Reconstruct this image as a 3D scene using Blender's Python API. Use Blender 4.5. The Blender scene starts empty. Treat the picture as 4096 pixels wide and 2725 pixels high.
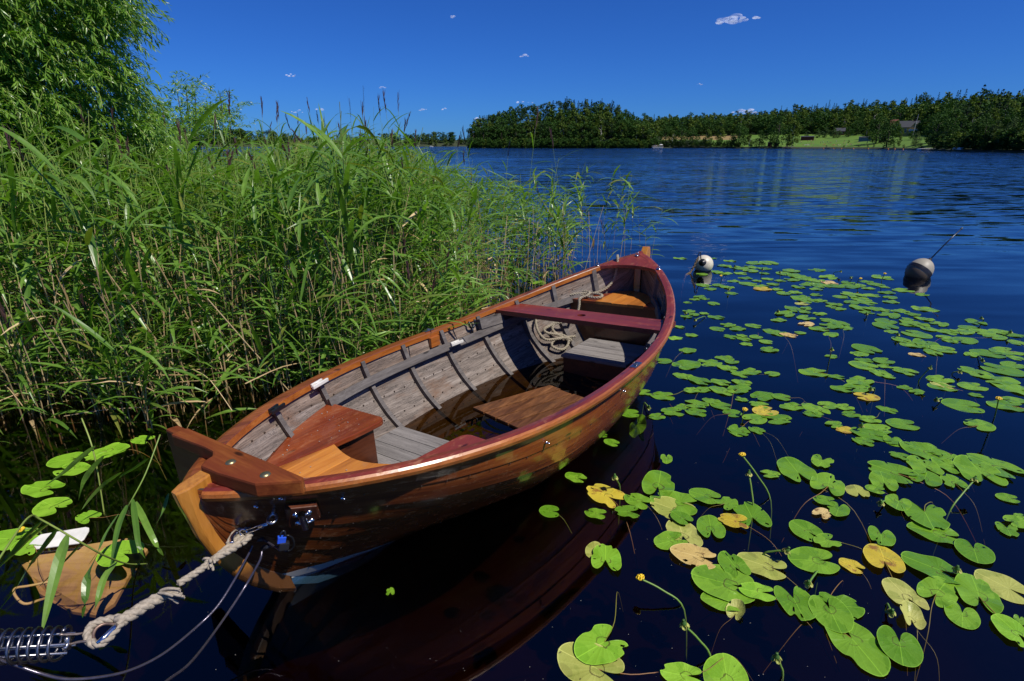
import bpy, bmesh, math, random
import numpy as np
from mathutils import Vector, Matrix
D = bpy.data
SC = bpy.context.scene
COL = SC.collection
R = math.radians
# ------------------------------------------------------------------ camera, sky, sun, exposure
CAMH, FPX, HORIZ = 1.75, 2187.0, 583.0           # eye height (m), focal length in photo pixels, horizon row
PITCH = math.atan((1362.5 - HORIZ) / FPX)
CP, SP = math.cos(PITCH), math.sin(PITCH)
cam = D.cameras.new("camera"); cam_o = D.objects.new("camera", cam); COL.objects.link(cam_o)
cam_o.location = (0, 0, CAMH); cam_o.rotation_euler = (math.pi/2 - PITCH, 0, 0)
cam.sensor_width = 36; cam.lens = FPX/4096*36; cam.clip_end = 9000; cam.clip_start = .05
SC.camera = cam_o
SUN_EL, SUN_AZ = 57.0, 124.0                      # azimuth clockwise from the view direction
W = D.worlds.new("World"); SC.world = W; W.use_nodes = True
nt = W.node_tree; nt.nodes.clear()
wo = nt.nodes.new("ShaderNodeOutputWorld"); bg = nt.nodes.new("ShaderNodeBackground")
sky = nt.nodes.new("ShaderNodeTexSky"); sky.sky_type = 'NISHITA'; sky.sun_disc = False
sky.sun_elevation = R(SUN_EL); sky.sun_rotation = R(SUN_AZ); sky.altitude = 0
sky.air_density = 0.9; sky.dust_density = 0.05; sky.ozone_density = 4.0
tint = nt.nodes.new("ShaderNodeMix"); tint.data_type = 'RGBA'; tint.blend_type = 'MULTIPLY'
tint.inputs[0].default_value = 1.0; tint.inputs[7].default_value = (0.13, 0.38, 0.93, 1)
gam = nt.nodes.new("ShaderNodeGamma"); gam.inputs[1].default_value = 1.0
nt.links.new(sky.outputs[0], gam.inputs[0]); nt.links.new(gam.outputs[0], tint.inputs[6])
nt.links.new(tint.outputs[2], bg.inputs[0]); nt.links.new(bg.outputs[0], wo.inputs[0])
bg.inputs[1].default_value = 0.10
sun = D.lights.new("sun", 'SUN'); sun.energy = 4.8; sun.angle = R(.53); sun.color = (1, .94, .85)
sun_o = D.objects.new("sun", sun); COL.objects.link(sun_o)
sdir = Vector((math.cos(R(SUN_EL))*math.sin(R(SUN_AZ)), math.cos(R(SUN_EL))*math.cos(R(SUN_AZ)), math.sin(R(SUN_EL))))
sun_o.rotation_euler = sdir.to_track_quat('Z', 'Y').to_euler()
SC.view_settings.view_transform = 'Standard'; SC.view_settings.look = 'None'
SC.view_settings.exposure = 0.0; SC.view_settings.gamma = 1.0
SC.render.engine = 'CYCLES'
cy = SC.cycles; cy.use_denoising = True; cy.max_bounces = 7; cy.diffuse_bounces = 3; cy.glossy_bounces = 3
cy.transmission_bounces = 4; cy.transparent_max_bounces = 16; cy.caustics_reflective = False; cy.caustics_refractive = False
cy.sample_clamp_indirect = 6; cy.sample_clamp_direct = 0

# ------------------------------------------------------------------ helpers
rnd = random.Random(7)
def ray(px, py):
    u = (px-2048)/FPX; v = (py-1362.5)/FPX
    return Vector((u, CP - v*SP, -SP - v*CP))
def G(px, py, z=0.0):                              # photo pixel -> the point of the level z seen there
    d = ray(px, py); t = (z-CAMH)/d.z
    return Vector((0, 0, CAMH)) + d*t
def AT(px, py, dist):                              # photo pixel -> the point at that ground distance
    d = ray(px, py); t = dist/math.hypot(d.x, d.y)
    return Vector((0, 0, CAMH)) + d*t
def to_px(p):
    d = Vector(p) - Vector((0, 0, CAMH)); zc = d.y*CP - d.z*SP; yc = -(d.y*SP + d.z*CP)
    return 2048+FPX*d.x/zc, 1362.5+FPX*yc/zc
def where(p):
    x, y = to_px(p)
    return "%d%% across and %d%% down" % (round(x/40.96), round(y/27.25))
def where1(p):
    x, y = to_px(p)
    return "%.1f%% across, %.1f%% down" % (x/40.96, y/27.25)
class N:
    """small node builder"""
    def __init__(s, name):
        s.m = D.materials.new(name); s.m.use_nodes = True; s.t = s.m.node_tree; s.t.nodes.clear()
        s.out = s.t.nodes.new("ShaderNodeOutputMaterial")
    def n(s, typ, props=None, **ins):
        k = s.t.nodes.new("ShaderNode"+typ)
        for a, b in (props or {}).items(): setattr(k, a, b)
        for a, b in ins.items():
            key = int(a[1:]) if a[0] == 'i' and a[1:].isdigit() else a.replace('_', ' ')
            s.set(k.inputs[key], b)
        return k
    def set(s, sock, v):
        if isinstance(v, bpy.types.Node): v = v.outputs[0]
        if isinstance(v, bpy.types.NodeSocket): s.t.links.new(v, sock)
        else:
            if isinstance(v, (tuple, list)) and len(v) == 3 and sock.type == 'RGBA': v = (*v, 1)
            sock.default_value = v
    def ramp(s, fac, stops, interp='LINEAR'):
        k = s.n("ValToRGB"); s.set(k.inputs[0], fac); e = k.color_ramp.elements; k.color_ramp.interpolation = interp
        while len(e) < len(stops): e.new(1)
        for el, (p, c) in zip(e, stops):
            el.position = p; el.color = (*c, 1) if len(c) == 3 else c
        return k
    def mix(s, fac, a, b, blend='MIX'):
        k = s.t.nodes.new("ShaderNodeMix"); k.data_type = 'RGBA'; k.blend_type = blend
        s.set(k.inputs[0], fac); s.set(k.inputs[6], a); s.set(k.inputs[7], b)
        return k.outputs[2]
    def math(s, op, a, b=0.0, clamp=False):
        k = s.t.nodes.new("ShaderNodeMath"); k.operation = op; k.use_clamp = clamp
        s.set(k.inputs[0], a); s.set(k.inputs[1], b); return k.outputs[0]
    def mapr(s, v, a, b, c, d):
        k = s.n("MapRange"); s.set(k.inputs[0], v)
        for i, q in enumerate((a, b, c, d)): k.inputs[1+i].default_value = q
        return k.outputs[0]
    def noise(s, vec, scale, detail=4, rough=.55, dist=0.0):
        k = s.n("TexNoise", Vector=vec, Scale=scale, Detail=detail, Roughness=rough, Distortion=dist); return k.outputs[0]
    def coords(s, kind='Object', scale=(1, 1, 1), rot=(0, 0, 0)):
        tc = s.n("TexCoord"); mp = s.n("Mapping", Vector=tc.outputs[kind]); mp.inputs['Scale'].default_value = scale
        mp.inputs['Rotation'].default_value = rot
        return mp.outputs[0]
    def bump(s, h, strength=.3, dist=.01):
        return s.n("Bump", Height=h, Strength=strength, Distance=dist).outputs[0]
    def surf(s, **kw):
        b = s.n("BsdfPrincipled")
        for a, v in kw.items(): s.set(b.inputs[a.replace('_', ' ')], v)
        s.t.links.new(b.outputs[0], s.out.inputs[0]); return b
def plain(name, col, rough=.5, metal=0.0, var=.15, scale=12.0, spec=.5, coat=0.0):
    k = N(name); c = k.coords(); h = k.noise(c, scale, 5)
    cc = k.mix(k.mapr(h, .3, .7, 0, 1), tuple(x*(1-var) for x in col), tuple(min(1, x*(1+var)) for x in col))
    k.surf(Base_Color=cc, Roughness=k.mapr(h, .2, .8, rough*.8, min(1, rough*1.2)), Metallic=metal, Specular_IOR_Level=spec,
           Coat_Weight=coat, Normal=k.bump(h, .12, .004))
    return k.m
def wood(name, dark, mid, light, axis=1, rough=.35, coat=0.0, grain=1.0, cracks=0.0, stain=None, bump=.25, isl=.25, red=None, warm=None, uv=False, scuff=None, spec=.5):
    """grain runs along one axis of the boat"""
    k = N(name)
    sc = [16*grain]*3; sc[axis] = 1.1*grain
    c = k.coords('UV', (1.1*grain, 16*grain, 1)) if uv else k.coords('Object', tuple(sc))
    isr = k.n("NewGeometry").outputs['Random Per Island']
    off = k.n("VectorMath", {'operation': 'MULTIPLY_ADD'}); k.set(off.inputs[0], isr); off.inputs[1].default_value = (37, 53, 71)
    k.set(off.inputs[2], c)
    v = off.outputs[0]
    warp = k.noise(v, .35, 3, .5)
    f1 = k.noise(v, 2.2, 8, .68, .5)
    f2 = k.noise(v, 7.0, 4, .7)
    vs = k.n("VectorMath", {'operation': 'ADD'}, i0=v); k.set(vs.inputs[1], k.n("VectorMath", {'operation': 'SCALE'}, i0=k.n("TexNoise", Vector=v, Scale=.3, Detail=2.0).outputs[1], Scale=1.6).outputs[0])
    f0 = k.noise(vs.outputs[0], .8, 3, .5, .2)
    h = k.math('ADD', k.math('MULTIPLY', f0, .34), k.math('ADD', k.math('MULTIPLY', f1, .42), k.math('MULTIPLY', f2, .24)))
    col = k.ramp(h, [(.36, dark), (.5, mid), (.66, light)]).outputs[0]
    big = k.noise(k.coords('Object', (3, 1.2, 3) if axis == 1 else (1.2, 3, 3)), 1.6, 5, .6)
    if red: col = k.mix(k.mapr(big, .42, .62, 0, .75), col, red)
    if stain: col = k.mix(k.mapr(k.noise(k.coords('Object', (5, 2, 5)), 1.7, 6, .7), .52, .72, 0, .8), col, stain)
    col = k.mix(1.0, col, k.ramp(isr, [(0, (1-isl,)*3), (1, (1+isl*.6,)*3)]).outputs[0], 'MULTIPLY')
    if warm: col = k.mix(k.math('MULTIPLY', k.math('FRACT', k.math('MULTIPLY', isr, 7.3)), .55), col, k.mix(1.0, col, warm, 'MULTIPLY'))
    kn = k.n("TexVoronoi", Vector=k.coords('Object', (9, 3, 9) if axis == 1 else (3, 9, 9)), Scale=1.0); kn.inputs['Randomness'].default_value = 1
    col = k.mix(k.mapr(kn.outputs['Distance'], .06, .11, .85, 0), col, tuple(x*.3 for x in dark))
    if cracks:
        cr = k.noise(v, 1.4, 6, .75, 1.2)
        col = k.mix(k.mapr(k.math('ABSOLUTE', k.math('SUBTRACT', cr, .5)), 0.0, .022, cracks, 0), col, tuple(x*.25 for x in dark))
    rr = k.mapr(f1, .2, .8, rough*.75, min(1, rough*1.35))
    if scuff:
        s1 = k.noise(k.coords('Object', (9, 5, 9)), 2.4, 9, .72); s2 = k.noise(v, 3.5, 4, .7)
        sm = k.mapr(k.math('ADD', k.math('MULTIPLY', s1, .7), k.math('MULTIPLY', s2, .3)), .54, .64, 0, .75)
        col = k.mix(sm, col, scuff); rr = k.math('ADD', rr, k.math('MULTIPLY', sm, .35))
    kw = dict(Base_Color=col, Roughness=rr, Normal=k.bump(h, bump, .004), Coat_Weight=coat, Coat_Roughness=.12, Specular_IOR_Level=spec)
    k.surf(**kw)
    return k.m
class MB:
    """collects faces with a material index, builds one mesh object"""
    def __init__(s): s.v = []; s.f = []; s.mi = []; s.uv = None     # uv: one (u, v) per vertex, when given
    def add(s, vs, fs, mi=0):
        o = len(s.v); s.v.extend(vs); s.f.extend([tuple(i+o for i in f) for f in fs]); s.mi.extend([mi]*len(fs))
    def box(s, a, b, mi=0):
        (x0, y0, z0), (x1, y1, z1) = a, b
        s.add([(x0,y0,z0),(x1,y0,z0),(x1,y1,z0),(x0,y1,z0),(x0,y0,z1),(x1,y0,z1),(x1,y1,z1),(x0,y1,z1)],
              [(0,3,2,1),(4,5,6,7),(0,1,5,4),(1,2,6,5),(2,3,7,6),(3,0,4,7)], mi)
    def tube(s, pts, r, n=6, mi=0, cap=True, closed=False):
        pts = [Vector(p) for p in pts]; L = len(pts)
        rs = r if isinstance(r, (list, tuple)) else [r]*L
        vs = []; up = None
        for i, p in enumerate(pts):
            a = pts[i-1] if (i > 0 or closed) else p; b = pts[(i+1) % L] if (i < L-1 or closed) else p
            t = (b-a).normalized() if (b-a).length > 1e-9 else Vector((0, 0, 1))
            if up is None: up = t.orthogonal().normalized()
            up = (up - t*up.dot(t)); up = up.normalized() if up.length > 1e-6 else t.orthogonal().normalized()
            w = t.cross(up)
            for j in range(n):
                an = 2*math.pi*j/n; vs.append(tuple(p + (up*math.cos(an) + w*math.sin(an))*rs[i]))
        fs = []
        for i in range(L if closed else L-1):
            i2 = (i+1) % L
            for j in range(n): fs.append((i*n+j, i*n+(j+1) % n, i2*n+(j+1) % n, i2*n+j))
        if cap and not closed: fs += [tuple(range(n))[::-1], tuple((L-1)*n+j for j in range(n))]
        s.add(vs, fs, mi)
    def lathe(s, prof, n=20, M=None, mi=0):
        vs = []; fs = []
        for (r, z) in prof:
            for j in range(n):
                p = Vector((r*math.cos(2*math.pi*j/n), r*math.sin(2*math.pi*j/n), z)); vs.append(tuple(M @ p if M else p))
        for i in range(len(prof)-1):
            for j in range(n): fs.append((i*n+j, i*n+(j+1) % n, (i+1)*n+(j+1) % n, (i+1)*n+j))
        s.add(vs, fs, mi)
    def prism(s, poly, z0, z1, mi=0, axis='z', side=None, bev=0.0):
        """extruded outline; z0,z1 numbers or functions of (a, b); axis is the extrusion axis"""
        n = len(poly)
        def P(a, b, z):
            return {'z': (a, b, z), 'x': (z, a, b), 'y': (a, z, b)}[axis]
        fa = z0 if callable(z0) else (lambda a, b: z0); fb = z1 if callable(z1) else (lambda a, b: z1)
        vs = [P(a, b, fa(a, b)) for a, b in poly] + [P(a, b, fb(a, b)) for a, b in poly]
        s.add(vs, [tuple(range(n))[::-1], tuple(range(n, 2*n))], mi)
        s.add(vs, [(i, (i+1) % n, (i+1) % n+n, i+n) for i in range(n)], mi if side is None else side)
    def build(s, name, mats, parent=None, smooth=False, bevel=0.0, recalc=True):
        me = D.meshes.new(name); me.from_pydata(s.v, [], s.f)
        for m in (mats if isinstance(mats, (list, tuple)) else [mats]): me.materials.append(m)
        me.polygons.foreach_set('material_index', s.mi)
        if s.uv:
            ul = me.uv_layers.new(name='UVMap'); li = np.zeros(len(me.loops), dtype=np.int32); me.loops.foreach_get('vertex_index', li)
            ul.data.foreach_set('uv', np.array(s.uv, dtype=np.float32)[li].ravel())
        if recalc and len(s.f) < 60000:
            bm = bmesh.new(); bm.from_mesh(me)
            bmesh.ops.remove_doubles(bm, verts=bm.verts, dist=1e-5)
            if bevel:
                ed = [e for e in bm.edges if len(e.link_faces) == 2 and e.calc_face_angle(0) > .6]
                bmesh.ops.bevel(bm, geom=ed, offset=bevel, segments=2, profile=.6, affect='EDGES', clamp_overlap=True)
            bmesh.ops.recalc_face_normals(bm, faces=bm.faces)
            bm.to_mesh(me); bm.free()
        if smooth: me.polygons.foreach_set('use_smooth', [True]*len(me.polygons))
        me.update()
        o = D.objects.new(name, me); COL.objects.link(o)
        if parent: o.parent = parent
        return o
def tag(o, label=None, cat=None, group=None, kind=None):
    if label: o['label'] = label
    if cat: o['category'] = cat
    if group: o['group'] = group
    if kind: o['kind'] = kind
    return o
def thing(name, label, cat, loc=(0, 0, 0), rot=(0, 0, 0), group=None):
    o = D.objects.new(name, None); COL.objects.link(o); o.location = loc; o.rotation_euler = rot
    o.empty_display_size = .05
    return tag(o, label, cat, group)
def link_mesh(name, me, parent=None):
    o = D.objects.new(name, me); COL.objects.link(o)
    if parent: o.parent = parent
    return o
def copy_thing(root, loc, rot, scale=1.0, label=None, group=None):
    r = root.copy(); COL.objects.link(r); r.location = loc; r.rotation_euler = rot
    r.scale = (scale,)*3 if not isinstance(scale, (tuple, list)) else scale
    for ch in root.children:
        c = ch.copy(); COL.objects.link(c); c.parent = r
        for g in ch.children:
            d = g.copy(); COL.objects.link(d); d.parent = c
    if label: r['label'] = label
    if group: r['group'] = group
    return r
def spline(pts, n=8):
    """Catmull-Rom through the points"""
    P = [Vector(p) for p in pts]; out = []
    for i in range(len(P)-1):
        a, b, c, d = P[max(i-1, 0)], P[i], P[i+1], P[min(i+2, len(P)-1)]
        for j in range(n):
            t = j/n
            out.append(.5*((2*b) + (c-a)*t + (2*a-5*b+4*c-d)*t*t + (3*b-a-3*c+d)*t**3))
    out.append(P[-1]); return out
def resample(pts, step):
    out = [pts[0].copy()]; acc = 0
    for a, b in zip(pts[:-1], pts[1:]):
        l = (b-a).length
        if l < 1e-9: continue
        p = step-acc
        while p <= l: out.append(a.lerp(b, p/l)); p += step
        acc = (acc+l) % step if p-step <= l else acc
        acc = l-(p-step)
    return out
def rope(mb, pts, r, pitch=6.0, n=6, mi=0, step=None, taper=None):
    """three-strand laid rope along a path"""
    pts = resample([Vector(p) for p in pts], step or r*.8); L = len(pts); fr = []; up = None
    for i, p in enumerate(pts):
        t = (pts[min(i+1, L-1)]-pts[max(i-1, 0)]).normalized()
        if up is None: up = t.orthogonal().normalized()
        up = (up-t*up.dot(t)).normalized(); fr.append((p, up.copy(), t.cross(up)))
    for k in range(3):
        q = []
        for i, (p, u, w) in enumerate(fr):
            a = 2*math.pi*(k/3 + i*(step or r*.8)/(r*pitch)); rr = r*.5*(taper(i/L) if taper else 1)
            q.append(p + (u*math.cos(a)+w*math.sin(a))*rr)
        mb.tube(q, [r*.56*(taper(i/L) if taper else 1) for i in range(L)], n, mi)
# ------------------------------------------------------------------ water, lake bed
def water_material(name, calm, absorb=None, tintcol=(1, 1, 1)):
    k = N(name)
    pos = k.n("NewGeometry").outputs['Position']
    sep = k.n("SeparateXYZ", Vector=pos)
    def nz(sx, sy, scale, detail, dist=0.0, rot=0.0):
        mp = k.n("Mapping", Vector=pos); mp.inputs['Scale'].default_value = (sx, sy, 0); mp.inputs['Rotation'].default_value = (0, 0, rot)
        return k.noise(mp.outputs[0], scale, detail, .5, dist)
    if calm:
        h = k.math('MULTIPLY', nz(1, 1, 3.0, 2), .15)
        nrm = k.bump(h, .25, .02)
    else:
        def nv(sx, sy, detail, rot):
            mp = k.n("Mapping", Vector=pos); mp.inputs['Scale'].default_value = (sx, sy, 0); mp.inputs['Rotation'].default_value = (0, 0, rot)
            q = k.n("TexNoise", Vector=mp.outputs[0], Scale=1.0, Detail=detail, Roughness=.5, Distortion=.3)
            o = k.n("VectorMath", {'operation': 'SUBTRACT'}, i0=q.outputs[1]); o.inputs[1].default_value = (.5, .5, .5); return o.outputs[0]
        def scl(v, s_): return k.n("VectorMath", {'operation': 'SCALE'}, i0=v, Scale=s_).outputs[0]
        def add(v, w): 
            o = k.n("VectorMath", {'operation': 'ADD'}, i0=v); k.set(o.inputs[1], w); return o.outputs[0]
        y = sep.outputs['Y']
        patch = k.mapr(nz(.03, .09, 1.0, 3, 0, .2), .35, .65, .45, 1.25)
        left = k.mapr(sep.outputs['X'], -3, 3, .5, 1.0)
        near = k.math('MULTIPLY', k.mapr(y, 3.0, 16, .05, .26), left)
        mid = k.math('MULTIPLY', k.math('MULTIPLY', k.mapr(y, 6, 24, .0, .85), left), patch)
        far = k.math('MULTIPLY', k.mapr(y, 25, 140, 0, 1.7), patch)
        v = add(scl(nv(.7, 2.3, 1, .16), near), add(scl(nv(1.0, 5.0, 2, .12), mid), scl(nv(.30, 1.3, 3, .1), far)))
        v = add(v, k.n('CombineXYZ', Y=k.mapr(y, 14, 70, 0, -.06)).outputs[0])       # the faces turned to the viewer are the ones seen
        mu = k.n("VectorMath", {'operation': 'MULTIPLY'}, i0=v); k.set(mu.inputs[1], k.n('CombineXYZ', X=k.mapr(y, 15, 60, .35, 1.1), Y=1.0).outputs[0])
        up = add(mu.outputs[0], (0, 0, 1)); nrm = k.n("VectorMath", {'operation': 'NORMALIZE'}, i0=up).outputs[0]
    fr = k.n("Fresnel", IOR=1.58 if not calm else 1.333, Normal=nrm)
    tr = k.n("BsdfTransparent", Color=tintcol)
    gl = k.n("BsdfGlossy", Color=(1, 1, 1), Roughness=.03 if not calm else .01, Normal=nrm)
    mx = k.n("MixShader"); k.set(mx.inputs[0], fr); k.set(mx.inputs[1], tr); k.set(mx.inputs[2], gl)
    k.t.links.new(mx.outputs[0], k.out.inputs[0])
    if absorb:
        va = k.n("VolumeAbsorption", Color=absorb[0], Density=absorb[1]); k.t.links.new(va.outputs[0], k.out.inputs[1])
    return k.m
M_WATER = water_material("lake_water", False, ((.46, .26, .08), 2.7))
M_BILGE = water_material("bilge_water", True, None, (.34, .23, .095))
k = N("lake_bed"); c = k.coords('Object'); k.surf(Base_Color=k.ramp(k.noise(c, 1.3, 6, .6), [(.3, (.06, .034, .014)), (.7, (.17, .10, .04))]).outputs[0], Roughness=.9)
M_BED = k.m
# ------------------------------------------------------------------ the boat: one shape function for hull, rails and water line
BX, BY, BTH, BHE = 0.044, 3.2451, 0.6158, math.atan(math.tan(0.0646))
LH = 1.9952
ZKY, ZKZ = zip(*[(-2.0,.60),(-1.985,.52),(-1.965,.44),(-1.935,.34),(-1.875,.235),(-1.8,.14),(-1.731,.06),(-1.6,-.03),(-1.4,-.10),(-1.1,-.15),(-.6,-.19),(0,-.2),(.6,-.19),(1.2,-.15),(1.6,-.06),(1.8,.05),(1.92,.25),(1.97,.5),(2.0,.8)])
MMY, MMM = zip(*[(-2,1.05),(-1.77,1.08),(-1.5,1.15),(-1.05,1.6),(-.58,2.6),(0,2.9),(.6,2.8),(1.0,2.5),(1.5,2.0),(2.0,1.3)])
def hw(y): s = y/LH; return max(.012, .8008*max(0, 1-abs(s)**2.3866)**.8059*(1-.0528*s))
def zg(y): s = y/LH; return .5284 + (.612-.5284 if s < 0 else .8352-.5284)*abs(s)**2.2
_sec = {}
def section(y):
    y = round(y, 5)
    if y not in _sec:
        V = np.linspace(0, 1, 90)**2.0; w = hw(y); zk = np.interp(y, ZKY, ZKZ); m = np.interp(y, MMY, MMM)
        pw = np.interp(y, (-2,-1.77,-1.5,-1.05,-.58,0,1,1.5,2), (1.05,1.08,1.26,1.95,3.2,3.7,3.2,2.5,1.3)); be = np.interp(y, (-1.3,-.6,0,1.5), (1,.6,.4,.4))
        x0 = min(.028, w); x = x0+(w-x0)*((1-be)*V**(1/m) + be*(1-(1-V)**pw)); z = zk + (zg(y)-zk)*V
        t = np.r_[0, np.cumsum(np.hypot(np.diff(x), np.diff(z)))]; t = t/max(t[-1], 1e-9)
        _sec[y] = (x, z, t)
    return _sec[y]
def hullp(y, t, side, off=0.0):
    """point on the hull at station y, girth t (0 keel, 1 rail); off > 0 is outward"""
    x, z, tt = section(y)
    a, b = np.interp(t, tt, x), np.interp(t, tt, z)
    t0, t1 = max(t-.02, 0), min(t+.02, 1)
    dx = np.interp(t1, tt, x)-np.interp(t0, tt, x); dz = np.interp(t1, tt, z)-np.interp(t0, tt, z)
    l = math.hypot(dx, dz) or 1
    return (side*(max(0, a + off*dz/l)), y, b - off*dx/l)
def girth_at_z(y, z):
    x, zz, t = section(y); return float(np.interp(z, zz, t))
def inx(y, z):
    x, zz, t = section(y); return float(np.interp(z, zz, x)) - .02
BM = Matrix.Translation((BX, BY, 0)) @ Matrix.Rotation(-BTH, 4, 'Z') @ Matrix.Rotation(-BHE, 4, 'Y')
BMI = BM.inverted()
BOAT_ROT = (0, -BHE, -BTH); BOAT_LOC = (BX, BY, 0)
def LOCZ(px, py, z):                                # photo pixel -> boat coordinates on the boat's own level z
    o = BMI @ Vector((0, 0, CAMH)); d = BMI.to_3x3() @ ray(px, py)
    return o + d*((z-o.z)/d.z)
ST = sorted([LH*math.sin(x) for x in np.linspace(-math.pi/2+.02, math.pi/2-.02, 61)] + list(np.linspace(-1.975, -1.60, 26)) + list(np.linspace(1.7, 1.98, 14)))
# wood kinds
M_VARN = wood("varnished_larch", (.085,.018,.005), (.235,.058,.011), (.38,.115,.022), rough=.2, coat=.6, grain=.9, bump=.1, isl=.35, uv=True, scuff=(.30,.13,.04))
M_GREY = wood("weathered_grey_plank", (.06,.05,.044), (.185,.158,.138), (.36,.325,.295), rough=.8, grain=1.3, cracks=.9, bump=.6, isl=.5, stain=(.15,.085,.05), warm=(1.12,.86,.66), uv=True)
M_GREYRIB = wood("grey_rib_wood", (.055,.047,.043), (.125,.11,.102), (.215,.195,.182), rough=.85, grain=1.6, bump=.5, isl=.2)
M_MAHOG = wood("mahogany_red", (.09,.012,.009), (.22,.034,.018), (.34,.065,.026), rough=.4, coat=.15, grain=.8, bump=.12, isl=.15, red=(.17,.026,.02), scuff=(.36,.15,.075))
M_BENCH = wood("bench_mahogany", (.07,.010,.005), (.21,.040,.010), (.34,.085,.018), rough=.32, coat=.3, grain=.9, bump=.15, isl=.12, red=(.16,.026,.012), scuff=(.32,.13,.06))
M_ORANGE = wood("orange_pine", (.25,.075,.012), (.52,.18,.028), (.70,.30,.055), rough=.36, coat=.25, grain=.7, bump=.12, isl=.2, scuff=(.40,.17,.05))
M_RAILIN = wood("rail_orange", (.20,.05,.010), (.40,.12,.02), (.56,.21,.045), rough=.3, coat=.4, grain=.9, bump=.15, isl=.1, scuff=(.30,.12,.035))
M_DARKV = wood("dark_varnish", (.035,.010,.005), (.085,.022,.008), (.13,.036,.012), rough=.35, coat=.3, grain=.9, isl=.2)
M_WETWOOD = wood("wet_brown_board", (.05,.018,.008), (.18,.070,.024), (.36,.16,.058), rough=.38, grain=1.2, isl=.45, cracks=.5, stain=(.06,.028,.014))
M_XGREY = wood("grey_floor_plank", (.10,.09,.084), (.23,.21,.195), (.34,.315,.295), axis=0, rough=.8, grain=1.4, cracks=.4, bump=.4, isl=.2)
M_XRED = wood("thwart_mahogany", (.09,.012,.008), (.21,.030,.016), (.30,.052,.022), axis=0, rough=.42, coat=.1, grain=.8, bump=.1, red=(.15,.022,.018), scuff=(.26,.08,.05))
M_STEM = wood("stem_oak", (.28,.10,.014), (.47,.19,.028), (.60,.28,.055), axis=2, rough=.3, coat=.4, grain=.9, bump=.1)
M_BEAM = wood("old_brown_beam", (.06,.014,.004), (.21,.056,.013), (.36,.125,.028), axis=0, rough=.5, coat=.0, grain=.8, bump=.35, red=(.16,.032,.012), spec=.2)
M_BEAM_Y = wood('dark_rail_top', (.06,.014,.005), (.19,.05,.012), (.34,.11,.025), rough=.4, coat=.2, grain=.8, bump=.2)
M_CHROME = plain("chromed_metal", (.62,.62,.65), .18, 1.0)
M_STEEL = plain("dull_steel", (.42,.41,.42), .32, 1.0)
M_BRONZE = plain("bolt_bronze", (.38,.32,.16), .38, .9)
M_BLACK = plain("black_plastic", (.015,.015,.018), .35)
M_DKMETAL = plain("dark_metal", (.05,.055,.07), .35, .8)
M_WHITE = plain("white_plastic", (.72,.70,.64), .45)
M_RIVET = plain("rivet_metal", (.06,.04,.03), .7, .2)
M_ROPE = plain("grey_rope_fibre", (.34,.29,.225), .85, scale=120, var=.3)
M_OLDROPE = plain("weathered_rope_fibre", (.30,.26,.19), .9, scale=120, var=.35)
# hull outside: varnish above, painted white boot top and blue bottom
k = N("hull_outside"); src = M_VARN.node_tree
def hull_paint(m):
    m = m.copy(); m.name = "hull_outside"; t = m.node_tree
    bs = next(n for n in t.nodes if n.type == 'BSDF_PRINCIPLED'); old = bs.inputs['Base Color'].links[0].from_socket
    tc = t.nodes.new("ShaderNodeTexCoord"); sp = t.nodes.new("ShaderNodeSeparateXYZ"); t.links.new(tc.outputs['Object'], sp.inputs[0])
    # height over the painted line: z - (a + b*y)
    ma = t.nodes.new("ShaderNodeMath"); ma.operation = 'MULTIPLY_ADD'; ma.inputs[1].default_value = .20; ma.inputs[2].default_value = .264
    t.links.new(sp.outputs[1], ma.inputs[0])
    ad = t.nodes.new("ShaderNodeMath"); ad.operation = 'ADD'; t.links.new(sp.outputs[2], ad.inputs[0]); t.links.new(ma.outputs[0], ad.inputs[1])
    rp = t.nodes.new("ShaderNodeValToRGB"); rp.color_ramp.interpolation = 'CONSTANT'
    mr = t.nodes.new("ShaderNodeMapRange"); mr.inputs[1].default_value = -.1; mr.inputs[2].default_value = .1; t.links.new(ad.outputs[0], mr.inputs[0])
    e = rp.color_ramp.elements; e[0].position = 0; e[0].color = (.035, .09, .16, 1); e[1].position = .27; e[1].color = (.52, .50, .42, 1)
    t.links.new(mr.outputs[0], rp.inputs[0])
    gt = t.nodes.new("ShaderNodeMath"); gt.operation = 'GREATER_THAN'; gt.inputs[1].default_value = .0; t.links.new(ad.outputs[0], gt.inputs[0])
    mx = t.nodes.new("ShaderNodeMix"); mx.data_type = 'RGBA'; t.links.new(gt.outputs[0], mx.inputs[0]); t.links.new(rp.outputs[0], mx.inputs[6])
    # lily pad reflections painted as paler patches; the threshold passes almost none
    nz = t.nodes.new("ShaderNodeTexNoise"); nz.inputs['Scale'].default_value = 4.5; nz.inputs['Detail'].default_value = 3
    mpp = t.nodes.new("ShaderNodeMapping"); mpp.inputs['Scale'].default_value = (1, .9, 1.6); t.links.new(tc.outputs['Object'], mpp.inputs[0]); t.links.new(mpp.outputs[0], nz.inputs[0])
    pr = t.nodes.new("ShaderNodeMapRange"); pr.inputs[1].default_value = .90; pr.inputs[2].default_value = .92; pr.inputs[4].default_value = .7; t.links.new(nz.outputs[0], pr.inputs[0])
    px = t.nodes.new("ShaderNodeMix"); px.data_type = 'RGBA'; t.links.new(pr.outputs[0], px.inputs[0]); t.links.new(old, px.inputs[6]); px.inputs[7].default_value = (.33, .21, .04, 1)
    t.links.new(px.outputs[2], mx.inputs[7]); t.links.new(mx.outputs[2], bs.inputs['Base Color'])
    return m
D.materials.remove(k.m)
M_HULL = hull_paint(M_VARN)

boat = thing('rowing_boat', 'varnished wooden rowing boat moored beside the reeds with water in its bottom', 'boat', BOAT_LOC, BOAT_ROT)
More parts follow.
